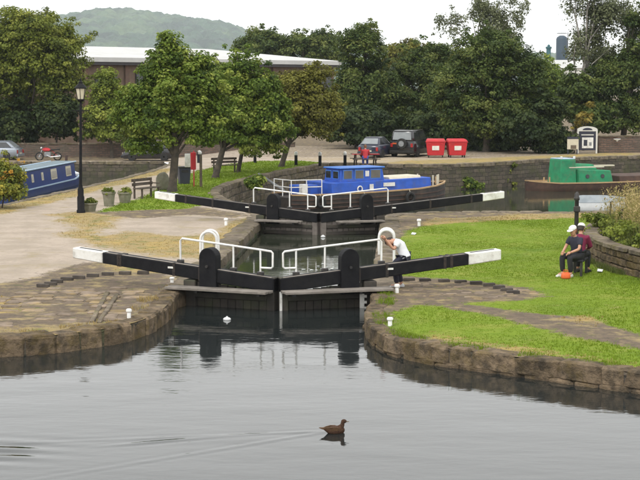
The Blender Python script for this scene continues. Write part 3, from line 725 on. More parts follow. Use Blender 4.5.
# things adrift
def flt(label, px, py, z, r):
    c = P(px, py, z); m = MB(); m.ball((0, 0, 0), (r * 1.3, r, r * .7), 10, 6); m.lathe([(r * .3, r * .55), (r * .32, r * .95), (r * .1, r)], (0, 0, 0), 8)
    return tag(m.build('floating_bottle', 'float_white', loc=(c.x, c.y, z + r * .25), smooth=True), label, 'litter', 'white litter floating on the water')
flt('small white litter floating before the left near gate', 227, 320, WU, .07)
flt('small white litter floating inside the lock chamber', 323, 237, WU, .065)
# foam in the chamber
def foam():
    m = MB(); r = random.Random(3); c0 = LK(.95, 6.2, WU)
    for i in range(140):
        a = r.uniform(0, 6.28); d = abs(r.gauss(0, 1)); c = (c0.x + .38 * d * math.cos(a), c0.y + 1.3 * d * math.sin(a), WU + .004); q = r.uniform(.02, .09)
        m.ball(c, (q, q * 1.2, q * .22), 6, 3)
    return tag(m.build('foam', 'foam'), 'pale foam where water boils up inside the chamber', 'foam', kind='stuff')
foam()

# ------------------------------------------------------------------ foliage
def leaf_mesh(name, C, NRM, S, tint, fold=.25, long=1.5):
    """many small folded leaf faces: C centres, NRM facing, S size"""
    n = len(C); up = RNG.normal(size=(n, 3)); A = np.cross(NRM, up); A /= np.linalg.norm(A, axis=1, keepdims=True) + 1e-9
    B = np.cross(NRM, A); S = S[:, None]
    v = np.empty((n, 4, 3)); v[:, 0] = C - A * S * .5 * long; v[:, 1] = C - B * S * .5 + NRM * S * fold; v[:, 2] = C + A * S * .5 * long; v[:, 3] = C + B * S * .5 + NRM * S * fold
    me = bpy.data.meshes.new(name); me.vertices.add(n * 4); me.vertices.foreach_set('co', v.astype(np.float32).ravel())
    b = np.arange(n)[:, None] * 4; tri = np.concatenate([b + [0, 1, 2], b + [0, 2, 3]], 1).reshape(-1)
    me.loops.add(n * 6); me.loops.foreach_set('vertex_index', tri.astype(np.int32))
    me.polygons.add(n * 2); me.polygons.foreach_set('loop_start', np.arange(0, n * 6, 3, dtype=np.int32))
    me.update(calc_edges=True)
    at = me.color_attributes.new('tint', 'FLOAT_COLOR', 'POINT'); t4 = np.repeat(np.clip(tint, 0, 1), 4)
    at.data.foreach_set('color', np.stack([t4, t4, t4, np.ones_like(t4)], -1).astype(np.float32).ravel())
    return me
def crown_points(lobes, nclump, nleaf, clump_r, droop=0, shell=.5):
    """lobes: (cx, cy, cz, rx, ry, rz); clumps of leaves gather near the surface of the lobes"""
    L = np.array(lobes); vol = L[:, 3] * L[:, 4] * L[:, 5]; pick = RNG.choice(len(L), nclump, p=vol / vol.sum())
    d = RNG.normal(size=(nclump, 3)); d /= np.linalg.norm(d, axis=1, keepdims=True)
    d[:, 2] = np.where(d[:, 2] < -.55, -d[:, 2] * .6, d[:, 2]); d /= np.linalg.norm(d, axis=1, keepdims=True)
    rad = shell + (1 - shell) * RNG.random(nclump) ** .6; rad *= RNG.uniform(.84, 1.12, nclump); spray = RNG.random(nclump) < .16; rad = np.where(spray, RNG.uniform(1.08, 1.34, nclump), rad)
    CC = L[pick, :3] + d * rad[:, None] * L[pick, 3:]
    cr = clump_r * RNG.uniform(.5, 1.35, nclump); cr = np.where(spray, clump_r * RNG.uniform(.3, .6, nclump), cr)
    per = RNG.multinomial(nleaf, cr ** 2 / (cr ** 2).sum()); idx = np.repeat(np.arange(nclump), per); n = len(idx)
    e = RNG.normal(size=(n, 3)); e /= np.linalg.norm(e, axis=1, keepdims=True); q = RNG.random(n) ** .45
    off = e * (q * cr[idx])[:, None]; off[:, 2] *= .62
    if droop: off[:, 2] -= droop * np.abs(RNG.normal(size=n)) * cr[idx]
    C = CC[idx] + off
    ctr = L[:, :3].mean(0); out = C - ctr; out /= np.linalg.norm(out, axis=1, keepdims=True) + 1e-9
    NRM = e * .6 + out * .5 + np.array([0, 0, .55]) + RNG.normal(size=(n, 3)) * .45; NRM /= np.linalg.norm(NRM, axis=1, keepdims=True)
    ctint = RNG.normal(.48, .22, nclump)
    return CC, C, NRM, ctint[idx] + RNG.normal(0, .13, n)
def trunk_mesh(base, top, r0, limbs, lean=0, bend=None):
    m = MB(); base = Vector(base); top = Vector(top); mid = base.lerp(top, .5) + Vector(bend or (0, 0, 0))
    pts = [base + Vector((0, 0, -.1)), base + (mid - base) * .12, base.lerp(mid, .5), mid, mid.lerp(top, .5), top]
    m.tube(pts, [r0 * 1.5, r0 * 1.05, r0 * .95, r0 * .8, r0 * .55, r0 * .2], 9)
    for p, t, r in limbs:
        p = Vector(p); a = base.lerp(mid, t * 2) if t < .5 else mid.lerp(top, (t - .5) * 2)
        k = a.lerp(p, .5) + Vector((0, 0, .12 * (p - a).length)) + Vector((random.uniform(-.1, .1), random.uniform(-.1, .1), 0)) * (p - a).length
        m.tube([a, a.lerp(k, .5) - Vector((0, 0, .02)), k, p], [r, r * .8, r * .55, r * .16], 6)
    return m
def tree(name, label, base, lobes, leaf, nclump, nleaf, size, cr, r0=.18, bark='bark', droop=0, trunk_top=.7, nl=12, shell=.5, group=None, bend=None, fork=.35, cat='tree'):
    base = Vector(base); t = thing(name, label, cat, base, 0, group)
    LB = [(a, b, c, d, e, f) for a, b, c, d, e, f in lobes]
    if cat == 'tree': nclump, nleaf, size, cr = int(nclump * 1.5), int(nleaf * 1.75), size * .72, cr * .8
    CC, C, NRM, tint = crown_points(LB, nclump, nleaf, cr, droop, shell)
    S = size * RNG.uniform(.6, 1.35, len(C))
    link('crown', leaf_mesh('crown', C, NRM, S, tint), leaf, t)
    La = np.array(LB); topz = (La[:, 2] + La[:, 5]).max(); cx, cy = La[:, 0].mean(), La[:, 1].mean()
    zt = topz * trunk_top
    limbs = []
    for i in RNG.choice(len(CC), min(nl, len(CC)), replace=False):
        p = CC[i]; tt = min(.92, max(fork, (p[2] - .25 * topz) / max(zt, .1) * .75)); limbs.append((tuple(p), tt, r0 * random.uniform(.28, .45)))
    trunk_mesh((0, 0, 0), (cx * .8, cy * .8, zt), r0, limbs, bend=bend).build('trunk', bark, t, smooth=True)
    return t
def crown_px(base, d, boxes, depth=.9):
    """lobes from photograph boxes (x0, y0, x1, y1) at distance d, relative to base"""
    out = []
    for x0, y0, x1, y1 in boxes:
        c = PD((x0 + x1) / 2, (y0 + y1) / 2, d); a = PD(x0, y0, d); b = PD(x1, y1, d)
        rx, rz = (b.x - a.x) / 2, (a.z - b.z) / 2
        out.append((c.x - base.x, (c.y - base.y) + random.uniform(-.15, .15) * rx, c.z - base.z, rx, max(rx, rz * .6) * depth, rz))
    return out
def on_ground(px, d):
    p = PD(px, 150, d); return Vector((p.x, d, far_level(p.x, d)))

# trees on the lawn left of the lock
b = P(172, 192); tree('maple_tree', 'leafy green maple with leaning trunk on the lawn beside the far beam tip', b, crown_px(b, b.y, [(122, 75, 178, 150), (140, 52, 200, 125), (150, 33, 185, 75), (175, 85, 215, 158), (135, 100, 190, 160), (118, 95, 150, 135), (162, 55, 222, 112), (142, 42, 182, 84), (128, 122, 172, 160), (112, 86, 158, 148), (178, 66, 232, 140), (180, 112, 222, 156)]), 'leaf_mid', 300, 34000, .15, .62, .20, trunk_top=.6, nl=18, bend=(.25, 0, 0), shell=.3, group='young trees on the lawn')
b = P(215, 178); tree('maple_tree', 'broad green maple behind the red signpost', b, crown_px(b, b.y, [(195, 62, 250, 125), (215, 50, 262, 100), (205, 100, 265, 158), (240, 80, 284, 140), (190, 95, 225, 150), (232, 58, 280, 112), (240, 95, 292, 158)]), 'leaf_mid', 250, 28000, .16, .66, .17, trunk_top=.6, nl=16, shell=.3, group='young trees on the lawn')
b = P(238, 172); tree('maple_tree', 'smaller light green maple at the lawn edge, lowest branches near the bench', b, crown_px(b, b.y, [(222, 95, 278, 150), (236, 120, 282, 168), (225, 80, 268, 118)]), 'leaf_light', 120, 12000, .16, .6, .12, trunk_top=.6, nl=12, shell=.35, group='young trees on the lawn')
b = P(281, 167); tree('autumn_tree', 'rounded olive tree with a brownish autumn tint behind the lawn', b, crown_px(b, b.y, [(262, 72, 325, 130), (285, 82, 342, 140), (258, 100, 310, 148), (300, 66, 335, 100), (290, 95, 346, 148)]), 'leaf_autumn', 190, 22000, .16, .66, .16, trunk_top=.6, nl=14, shell=.35)
# left background
b = on_ground(30, 123); tree('willow_tree', 'huge olive green tree filling the upper left corner', b, crown_px(b, 123, [(-50, 25, 40, 110), (0, 10, 75, 90), (20, 18, 88, 95), (-35, 70, 35, 130), (35, 60, 88, 125), (-20, 8, 40, 60)]), 'leaf_olive', 420, 46000, .21, .95, .35, trunk_top=.55, nl=16, shell=.4)
b = on_ground(112, 118); tree('ash_tree', 'slim light green tree right of the lamp post, beyond the basin', b, crown_px(b, 118, [(86, 82, 128, 135), (92, 70, 122, 105), (96, 110, 136, 148), (80, 108, 112, 145)]), 'leaf_light', 110, 10500, .20, .75, .14, trunk_top=.7, nl=10, shell=.35)
def bush(name, label, px, d, boxes, leaf, nc, nlf, size, cr, group=None, shell=.35):
    bb = on_ground(px, d); return tree(name, label, bb, crown_px(bb, d, boxes), leaf, nc, nlf, size, cr, .09, trunk_top=.5, nl=7, shell=shell, group=group, fork=.1, cat='bush')
bush('evergreen_bush', 'dark shrub under the huge tree, left of the motorbike', 15, 121.5, [(-30, 95, 25, 150), (-10, 105, 40, 152)], 'leaf_deep', 90, 9000, .2, .8, 'dark shrubs beyond the left basin')
bush('evergreen_bush', 'dark shrub behind the red motorbike', 55, 121.5, [(30, 100, 80, 150), (45, 92, 82, 140)], 'leaf_deep', 90, 9000, .2, .8, 'dark shrubs beyond the left basin')
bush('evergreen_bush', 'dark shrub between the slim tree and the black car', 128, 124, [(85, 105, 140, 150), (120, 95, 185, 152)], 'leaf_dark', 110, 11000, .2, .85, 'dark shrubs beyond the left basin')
bush('evergreen_bush', 'dark hedge bush behind the lawn maples', 215, 128, [(180, 90, 245, 152), (215, 95, 270, 150)], 'leaf_deep', 110, 10000, .2, .9, 'dark shrubs beyond the left basin')
# right background mass
b = on_ground(362, 124); tree('oak_tree', 'tall dark domed tree behind the small dark hatchback', b, crown_px(b, 124, [(330, 60, 395, 130), (338, 26, 388, 85), (345, 22, 375, 55), (328, 85, 372, 150), (360, 75, 405, 150)]), 'leaf_dark', 260, 27000, .21, .95, .3, trunk_top=.6, nl=12)
b = on_ground(420, 127); tree('oak_tree', 'broad brownish green tree behind the four-wheel drive and red bins', b, crown_px(b, 127, [(385, 50, 440, 120), (410, 42, 460, 105), (390, 90, 470, 150)]), 'leaf_dark', 230, 24000, .21, .95, .28, trunk_top=.6, nl=10)
b = on_ground(486, 113); tree('sycamore_tree', 'big round tree right of the bins with a bare lower trunk', b, crown_px(b, 113, [(432, 60, 500, 125), (455, 28, 520, 90), (485, 45, 545, 120), (440, 95, 490, 145), (490, 95, 548, 145), (465, 100, 515, 140)]), 'leaf_dark', 330, 36000, .2, .9, .24, trunk_top=.6, nl=16)
b = on_ground(482, 138); tree('birch_tree', 'tall drooping birch rising above the big round tree', b, crown_px(b, 138, [(436, 4, 466, 44), (460, -8, 500, 42), (490, -12, 528, 35), (470, 20, 520, 60)]), 'leaf_birch', 70, 5200, .2, .75, .2, bark='bark_birch', droop=.9, trunk_top=.75, nl=18)
b = on_ground(572, 122); tree('birch_tree', 'tall thin-leaved birch with bare trunk beside the silos', b, crown_px(b, 122, [(566, -30, 605, 30), (585, -10, 640, 60), (570, 20, 600, 70), (590, 40, 630, 95)]), 'leaf_birch', 130, 9500, .19, .75, .2, bark='bark_birch', droop=.7, trunk_top=.8, nl=20)
b = on_ground(622, 120); tree('lime_tree', 'dense green tree at the right edge behind the brick wall', b, crown_px(b, 120, [(590, 60, 640, 130), (605, 45, 670, 110), (590, 95, 660, 140), (630, 0, 690, 70)]), 'leaf_dark', 260, 26000, .2, .9, .24, trunk_top=.6, nl=10)
bush('evergreen_bush', 'dark clipped bush behind the small hatchback', 355, 119, [(325, 105, 372, 152), (350, 110, 395, 154)], 'leaf_deep', 100, 10000, .2, .8, 'dark bushes behind the car park')
bush('evergreen_bush', 'dark bush behind the red bins', 440, 119, [(405, 108, 455, 152), (440, 112, 482, 154)], 'leaf_deep', 100, 10000, .2, .8, 'dark bushes behind the car park')
bush('evergreen_bush', 'large dark rounded bush left of the cream notice', 535, 111, [(500, 105, 552, 160), (520, 95, 565, 160), (535, 125, 572, 164)], 'leaf_deep', 150, 16000, .19, .75, 'dark bushes behind the car park')
bush('evergreen_bush', 'low dark bush between the bins and the rounded bush', 490, 115, [(465, 128, 515, 162), (480, 132, 525, 160)], 'leaf_deep', 80, 8000, .18, .6, 'dark bushes behind the car park')
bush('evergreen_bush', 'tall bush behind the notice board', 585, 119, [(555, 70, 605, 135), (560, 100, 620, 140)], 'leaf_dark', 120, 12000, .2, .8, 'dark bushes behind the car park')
bush('flowering_shrub', 'shrub with yellow blossom above the notice board', 583, 115.5, [(575, 105, 598, 136)], 'leaf_yellow', 12, 420, .16, .35)
# behind the warehouse
for px, bx, lab in ((262, [(236, 33, 290, 75), (250, 28, 275, 60)], 'rounded tree behind the left part of the pale roof end'), (300, [(275, 36, 325, 75), (300, 32, 345, 70)], 'hazy tree above the right end of the pale roof')):
    b = on_ground(px, 185); tree('distant_tree', lab, b, crown_px(b, 185, bx), 'leaf_dark', 130, 12000, .3, 1.2, .3, trunk_top=.6, nl=6, group='trees behind the warehouse')
b = on_ground(410, 170); tree('distant_tree', 'tree top showing between the domed tree and the round tree', b, crown_px(b, 170, [(380, 42, 440, 90), (420, 50, 470, 95)]), 'leaf_autumn', 110, 10000, .28, 1.1, .3, trunk_top=.6, nl=6, group='trees behind the warehouse')
b = on_ground(545, 150); tree('distant_tree', 'tree top left of the silos', b, crown_px(b, 150, [(520, 62, 562, 110), (535, 75, 580, 115)]), 'leaf_mid', 110, 10000, .25, 1.0, .3, trunk_top=.6, nl=6, group='trees behind the warehouse')
# garden shrub with orange flowers at the left edge
b = P(2, 208); tree('flowering_shrub', 'garden shrub with orange and yellow flowers at the left edge', b, crown_px(b, b.y, [(-14, 158, 18, 206), (-20, 172, 24, 206), (4, 168, 28, 204)]), 'leaf_garden', 90, 6500, .085, .30, .03, trunk_top=.4, nl=8, fork=.1, cat='bush')
CC, C, NRM, tint = crown_points(crown_px(b, b.y, [(-14, 160, 22, 200), (-5, 156, 26, 185)]), 18, 420, .2)
link('blossom', leaf_mesh('blossom', C, NRM, .075 * RNG.uniform(.6, 1.3, len(C)), tint), 'leaf_garden_orange', bpy.data.objects[[o.name for o in bpy.data.objects if o.get('label', '').startswith('garden shrub')][0]])
# weeds on the quay and wing walls
for lab, px, d, bx, lf in (('green weeds growing on the quay wall left of the green barge', 497, 98.6, [(486, 176, 504, 192), (498, 170, 516, 190), (506, 162, 520, 178)], 'leaf_olive'),
                           ('yellowing weeds at the quay edge behind the blue boat bow', 470, 95.6, [(458, 178, 474, 193), (468, 182, 482, 193)], 'leaf_mid'),
                           ('ivy hanging on the curved wing wall', 262, 78.5, [(248, 176, 264, 192)], 'leaf_mid')):
    bb = PD(px, 188, d); bb.z = WL
    if 'ivy' in lab: bb = Vector((-4.75, 77.5, -1.2))
    tree('wall_weed', lab, bb, crown_px(bb, bb.y, bx, .3), lf, 30, 1700, .12, .28, .02, nl=5, trunk_top=.4, fork=.05, cat='weeds', group='weeds on the walls')

# ------------------------------------------------------------------ grass
def blades(name, label, X, Y, Z, h, wd, mat, lean=.5, per=3, kind='stuff', parent=None):
    n = len(X) * per; X = np.repeat(X, per) + RNG.normal(0, .03, n); Y = np.repeat(Y, per) + RNG.normal(0, .03, n); Z = np.repeat(Z, per)
    hh = h * RNG.uniform(.5, 1.35, n); a = RNG.uniform(0, 6.283, n); wv = wd * RNG.uniform(.7, 1.3, n)
    ln = lean * hh * RNG.uniform(.1, 1, n); la = RNG.uniform(0, 6.283, n)
    v = np.empty((n, 5, 3)); cx, sx = np.cos(a) * wv / 2, np.sin(a) * wv / 2
    v[:, 0] = np.stack([X - cx, Y - sx, Z - .01], -1); v[:, 1] = np.stack([X + cx, Y + sx, Z - .01], -1)
    mx_, my_ = X + .42 * ln * np.cos(la), Y + .42 * ln * np.sin(la)
    v[:, 2] = np.stack([mx_ + cx * .75, my_ + sx * .75, Z + hh * .6], -1); v[:, 3] = np.stack([mx_ - cx * .75, my_ - sx * .75, Z + hh * .6], -1)
    v[:, 4] = np.stack([X + ln * np.cos(la), Y + ln * np.sin(la), Z + hh], -1)
    me = bpy.data.meshes.new(name); me.vertices.add(n * 5); me.vertices.foreach_set('co', v.astype(np.float32).ravel())
    b = np.arange(n)[:, None] * 5; tri = np.concatenate([b + [0, 1, 2], b + [0, 2, 3], b + [3, 2, 4]], 1).reshape(-1)
    me.loops.add(n * 9); me.loops.foreach_set('vertex_index', tri.astype(np.int32)); me.polygons.add(n * 3); me.polygons.foreach_set('loop_start', np.arange(0, n * 9, 3, dtype=np.int32)); me.update(calc_edges=True)
    t = np.repeat(np.clip(RNG.normal(.5, .2, n), 0, 1), 5); at = me.color_attributes.new('tint', 'FLOAT_COLOR', 'POINT'); at.data.foreach_set('color', np.stack([t, t, t, np.ones_like(t)], -1).astype(np.float32).ravel())
    o = link(name, me, mat, parent)
    if parent is None: tag(o, label, 'grass', kind='stuff')
    else: o['kind'] = 'stuff'
    return o
def scatter(poly, x0, x1, y0, y1, n, patches, base, ch, thr=.35):
    X = RNG.uniform(x0, x1, n); Y = RNG.uniform(y0, y1, n); k = sdist(poly, X, Y) > .3; X, Y = X[k], Y[k]
    k = np.abs(X) < Y * .225 + .5; X, Y = X[k], Y[k]
    W = cover(X, Y, base, patches)[:, ch]; k = W > thr + RNG.uniform(-.15, .25, len(W)); return X[k], Y[k]
X, Y = scatter(poly_right, 1, 13.5, 24, 59, 80000, PATCH_R, GREEN, GREEN)
blades('lawn_grass', 'short mown grass on the right lawn', X, Y, np.zeros_like(X), .022, .012, 'blade_green', .9)
X, Y = scatter(poly_right, 1, 13.5, 24, 59, 12000, PATCH_R, GREEN, DRY, .25)
blades('dry_grass', 'dry grass tufts along the right lawn edges', X, Y, np.zeros_like(X), .04, .014, 'blade_dry', .9)
X, Y = scatter(poly_left, -16, 2, 52, 103, 40000, PATCH, PATH, GREEN)
blades('lawn_grass', 'short grass on the left lawn under the maples', X, Y, np.zeros_like(X), .05, .035, 'blade_green', .9)
X, Y = scatter(poly_left, -16, 2, 28, 90, 26000, PATCH, PATH, DRY, .55)
blades('dry_grass', 'straw coloured grass patches beside the towpath', X, Y, np.zeros_like(X), .035, .014, 'blade_dry', .9)

def edge_tufts(label, line, n, side, h, mat, lo=.25, hi=.75):
    d = np.array(dense(line, .1)); k = RNG.integers(0, len(d) - 1, n); tx, ty = (d[k + 1] - d[k]).T; L = np.hypot(tx, ty) + 1e-9; o = RNG.uniform(lo, hi, n)
    cl = vnoise(d[k, 0], d[k, 1], 1.4, 2.2) > RNG.uniform(-.25, .35, n)
    X = (d[k, 0] - ty / L * o * side)[cl]; Y = (d[k, 1] + tx / L * o * side)[cl]
    blades('bank_grass', label, X, Y, np.full(len(X), .0), h, .011, mat, .9, 4)
edge_tufts('dry tufts growing behind the left bank stones', vis_l, 900, 1, .085, 'blade_dry')
edge_tufts('green tufts creeping over the right bank stones', vis_r, 2600, 1, .07, 'blade_green', .12, .5)
edge_tufts('weeds along the foot of the curved raised bed', [(PX_ + 13.62 * math.cos(a), 42.2 + 13.62 * math.sin(a)) for PX_, a in ((21.2, math.radians(152 + k * .9)) for k in range(62))], 1500, -1, .13, 'blade_rush', -.05, .12)
# ------------------------------------------------------------------ raised planter on the right
PCX, PCY, PR = 21.2, 42.2, 13.5
def arcp(r, a): return (PCX + r * math.cos(a), PCY + r * math.sin(a))
A0, A1 = math.radians(180 - 48), math.radians(180 + 40)
pl = thing('raised_planter', 'curved raised bed walled in rough stone with a flat coping at the right edge', 'planter', (0, 0, 0))
arc_pts = [arcp(PR, A0 + (A1 - A0) * k / 60) for k in range(61)]
arc_in = [arcp(PR - .28, A0 + (A1 - A0) * k / 60) for k in range(61)]
wall_face(pl, [arcp(PR - .04, A0 + (A1 - A0) * k / 60) for k in range(61)], -.1, .6, 'wall_stone')
for row, (z, sd_) in enumerate(((.17, 31), (.36, 32), (.55, 33))):
    stone_row(pl, arc_pts, z, .185, .25, (.22, .6), .035, 'bank_stone', name='wall_stone', seed=sd_, zj=.008, xr=(0, 9.6))
stone_row(pl, arc_pts, .68, .12, .42, (.6, 1.0), .09, 'stone', name='coping_stone', seed=34, zj=.006, xr=(0, 9.6))
bed = [arcp(PR - .3, A0 + (A1 - A0) * k / 40) for k in range(41)] 
m = MB(); m.add([(x, y, .56) for x, y in bed] + [(16, bed[-1][1], .56), (16, bed[0][1], .56)], [tuple(range(len(bed) + 2))]); m.build('soil', 'hull_dark', pl)
XX = RNG.uniform(7.6, 11.5, 9000); YY = RNG.uniform(36, 49.5, 9000); k = np.hypot(XX - PCX, YY - PCY) < PR - .42
XX, YY = XX[k], YY[k]; nzv = vnoise(XX, YY, .9, 5)
k = RNG.random(len(XX)) < .5 + nzv * .9
blades('tall_grass', None, XX[k], YY[k], np.full(k.sum(), .56), .55, .011, 'blade_rush', .7, 3, parent=pl)
k = (RNG.random(len(XX)) < .16 + nzv * .6) & (XX > 8.5 - .25 * np.clip(nzv, 0, 1))
blades('seeding_grass', None, XX[k], YY[k], np.full(k.sum(), .56), 1.05, .009, 'blade_tall', .5, 3, parent=pl)
sx, sy_ = XX[k], YY[k]; nn_ = len(sx) * 8; px_ = np.repeat(sx, 8) + RNG.normal(0, .12, nn_); py_ = np.repeat(sy_, 8) + RNG.normal(0, .12, nn_); pz_ = .56 + RNG.uniform(.55, 1.3, nn_)
NR = RNG.normal(size=(nn_, 3)); NR /= np.linalg.norm(NR, axis=1, keepdims=True)
link('seed_head', leaf_mesh('seed_head', np.stack([px_, py_, pz_], -1), NR, .035 * RNG.uniform(.5, 1.4, nn_), RNG.normal(.6, .2, nn_), long=2.5), 'blade_tall', pl)['kind'] = 'stuff'
for q, (x, y) in enumerate(((8.35, 44.9), (8.5, 43.2), (8.45, 41.4), (9.1, 45.8), (8.9, 40.0), (9.4, 43.9), (9.6, 47))):
    CC, C, NRM, tint = crown_points([(x, y, .80, .55, .6, .36)], 16, 1300, .22); link('leafy_clump', leaf_mesh('leafy_clump', C, NRM, .06 * RNG.uniform(.6, 1.4, len(C)), tint), 'leaf_olive' if q % 2 else 'leaf_light', pl)
for x, y in ((8.9, 44.4), (9.1, 42.0), (9.1, 47.2)): MB().tube([(x, y, .5), (x, y, 1.3)], .035, 8).build('stake', 'iron', pl)

# black post by the seated people
c = P(579, 263); t = thing('signal_post', 'slim black iron post standing behind the seated people', 'post', (6.88, 40.4, 0))
MB().lathe([(.085, 0), (.085, .25), (.06, .3), (.055, 1.85), (.075, 1.87), (.075, 1.93), (.06, 1.95), (.062, 2.02), (.02, 2.08)], (0, 0, 0), 12).build('shaft', 'iron', t, smooth=True)
MB().box((0, -.02, 1.62), (.17, .10, .16)).build('collar', 'iron', t, .02)

# ------------------------------------------------------------------ street lamp
c = P(81, 213); t = thing('street_lamp', 'black Victorian lamp post with cream glass lantern beside the towpath', 'street lamp', c)
MB().lathe([(.17, 0), (.17, .1), (.14, .14), (.14, .62), (.115, .68), (.12, .9), (.085, 1.0), (.075, 1.1)], (0, 0, 0), 12).build('base', 'black_paint', t, smooth=True)
MB().tube([(0, 0, 1.05), (.06, 0, 4.32)], [.06, .045], 10).build('pole', 'black_paint', t, smooth=True)
MB().tube([(-.28, 0, 3.95), (.38, 0, 3.95)], .018, 6).build('ladder_bar', 'black_paint', t)
lx = .065
ln = MB(); ln.lathe([(.13, 4.40), (.20, 4.80)], (lx, 0, 0), 6); lan = ln.build('lantern', 'glass_lantern', t)
for k in range(6):
    a = 2 * math.pi * (k + .5) / 6; MB().tube([(lx + .135 * math.cos(a), .135 * math.sin(a), 4.39), (lx + .205 * math.cos(a), .205 * math.sin(a), 4.81)], .013, 5).build('lantern_bar', 'black_paint', lan)
MB().lathe([(.10, 4.30), (.145, 4.36), (.145, 4.40)], (lx, 0, 0), 12).build('lantern_seat', 'black_paint', t)
MB().lathe([(.23, 4.80), (.24, 4.83), (.15, 4.94), (.08, 5.0), (.085, 5.05), (.03, 5.1), (.035, 5.15), (.01, 5.22)], (lx, 0, 0), 12).build('lantern_roof', 'black_paint', t, smooth=True)

# ------------------------------------------------------------------ stone planters, bench, posts
def tub(label, px, py, wd, h):
    c = P(px, py); t = thing('stone_planter', label, 'planter', c, random.uniform(-.15, .15), 'stone planters along the towpath')
    a, b_ = wd * .36, wd * .5
    m = MB(); m.lathe([(a, 0), (a * 1.02, .06), (b_ * .92, h * .82), (b_ * 1.03, h * .84), (b_ * 1.03, h), (b_ * .86, h), (b_ * .8, h * .85)], (0, 0, 0), 10); m.build('tub', 'concrete_planter', t, .01)
    CC, C, NRM, tint = crown_points([(0, 0, h + .02, b_ * .8, b_ * .8, .16)], 12, 420, .13); link('foliage', leaf_mesh('foliage', C, NRM, .07 * RNG.uniform(.6, 1.3, len(C)), tint), 'leaf_olive', t)
tub('tall stone planter, second from the lamp post', 109, 206, .56, .60); tub('wide stone planter nearest the bench', 125, 203, .62, .46); tub('low stone planter beside the foot of the lamp post', 90, 212, .6, .36)
def bench(label, loc, rz, L=1.5, group='wooden benches on the lawn'):
    t = thing('bench', label, 'bench', loc, rz, group)
    for k in range(3): MB().box((0, -.16 + k * .15, .45), (L, .13, .045)).build('seat_slat', 'bench_wood', t, .006)
    for k in range(2): MB().box((0, .24 + .03 * k, .62 + k * .18), (L, .035, .13)).build('back_slat', 'bench_wood', t, .006)
    for x in (-L / 2 + .15, L / 2 - .15):
        for y in (-.18, .22): MB().box((x, y, .22 if y < 0 else .43), (.07, .07, .44 if y < 0 else .86)).build('leg', 'bench_wood', t, .006)
        MB().box((x, 0, .63), (.07, .48, .045)).build('armrest', 'bench_wood', t, .006)
bench('dark wooden bench between the planters and the leaning maple', P(147, 198), 1.1, 1.6); bench('dark wooden bench under the maples at the lawn edge', P(226, 173), .5, 1.6)
def lump(): pass
c = P(184, 184); t = thing('litter_bin', 'dark square litter bin right of the leaning maple trunk', 'bin', c, .3)
MB().hexa([(-.24, -.24, 0), (.24, -.24, 0), (.24, .24, 0), (-.24, .24, 0), (-.3, -.3, .82), (.3, -.3, .82), (.3, .3, .82), (-.3, .3, .82)]).build('body', 'sign_dark', t, .02)
MB().box((0, 0, .86), (.66, .66, .07)).build('lid', 'iron', t, .015); MB().box((0, -.285, .66), (.36, .03, .12)).build('slot', 'tyre', t)
c = P(151, 188.5); t = thing('boulder', 'rounded grey stone left of the leaning maple trunk', 'boulder', P(163, 190))
m = MB(); m.ball((0, 0, .35), (.34, .25, .5), 12, 8)
for i, v in enumerate(m.v):
    f = 1 + .12 * mnoise.noise(Vector(v) * 4); m.v[i] = (v[0] * f, v[1] * f, max(-.05, v[2] * f))
m.build('stone_body', 'concrete_planter', t, smooth=True)
c = P(194, 186.5); t = thing('signpost', 'red board on a thin red post with a white panel beside it', 'sign', c)
MB().tube([(0, 0, 0), (0, 0, 1.75)], .03, 8).build('post', 'red_paint', t)
MB().box((-.02, -.04, 1.25), (.26, .06, .85)).build('red_board', 'red_paint', t, .015); MB().box((-.30, -.02, 1.28), (.28, .04, .66)).build('white_panel', 'white_paint', t, .01)
c = P(201, 187); t = thing('wooden_post', 'brown wooden post with white cap right of the red signpost', 'post', c, .1)
MB().box((0, 0, .8), (.13, .13, 1.6)).build('shaft', 'wood_post', t, .01); MB().box((-.12, -.05, 1.45), (.12, .05, .55)).build('black_board', 'sign_dark', t); MB().lathe([(.10, 1.6), (.12, 1.68), (.08, 1.76), (.02, 1.79)], (-.06, 0, 0), 10).build('cap', 'white_paint', t)
# bollards along the car park edge
for px, py, lab in ((296, 165.5, 'black bollard with white top nearest the autumn tree'), (320, 166, 'black bollard with white top in the middle of the lawn end'), (345, 165.5, 'black bollard with white top beside the picnic table'), (255, 163, 'black bollard with white top under the maple crowns')):
    t = thing('parking_bollard', lab, 'bollard', P(px, py), 0, 'black and white bollards along the car park')
    MB().lathe([(.10, 0), (.10, .62), (.095, .64)], (0, 0, 0), 12).build('shaft', 'black_paint', t, smooth=True); MB().lathe([(.095, .64), (.11, .66), (.11, .80), (.07, .86), (.01, .88)], (0, 0, 0), 12).build('white_top', 'white_paint', t, smooth=True)
# picnic table
c = P(365, 166); t = thing('picnic_table', 'wooden picnic table at the quay edge behind the blue boat', 'picnic table', c, .1)
for k in range(4): MB().box((0, -.3 + k * .2, .74), (1.7, .18, .045)).build('table_slat', 'red_paint' if k == 0 else 'bench_wood', t, .006)
for y in (-.72, .72): MB().box((0, y, .45), (1.7, .26, .045)).build('seat', 'bench_wood', t, .006)
for x in (-.6, .6):
    for sgn in (-1, 1): MB().hexa([(x - .04, sgn * .62 - .05, 0), (x + .04, sgn * .62 - .05, 0), (x + .04, sgn * .62 + .05, 0), (x - .04, sgn * .62 + .05, 0), (x - .04, sgn * .22 - .05, .72), (x + .04, sgn * .22 - .05, .72), (x + .04, sgn * .22 + .05, .72), (x - .04, sgn * .22 + .05, .72)]).build('leg', 'bench_wood', t)
    MB().box((x, 0, .42), (.06, 1.7, .09)).build('cross_beam', 'bench_wood', t)
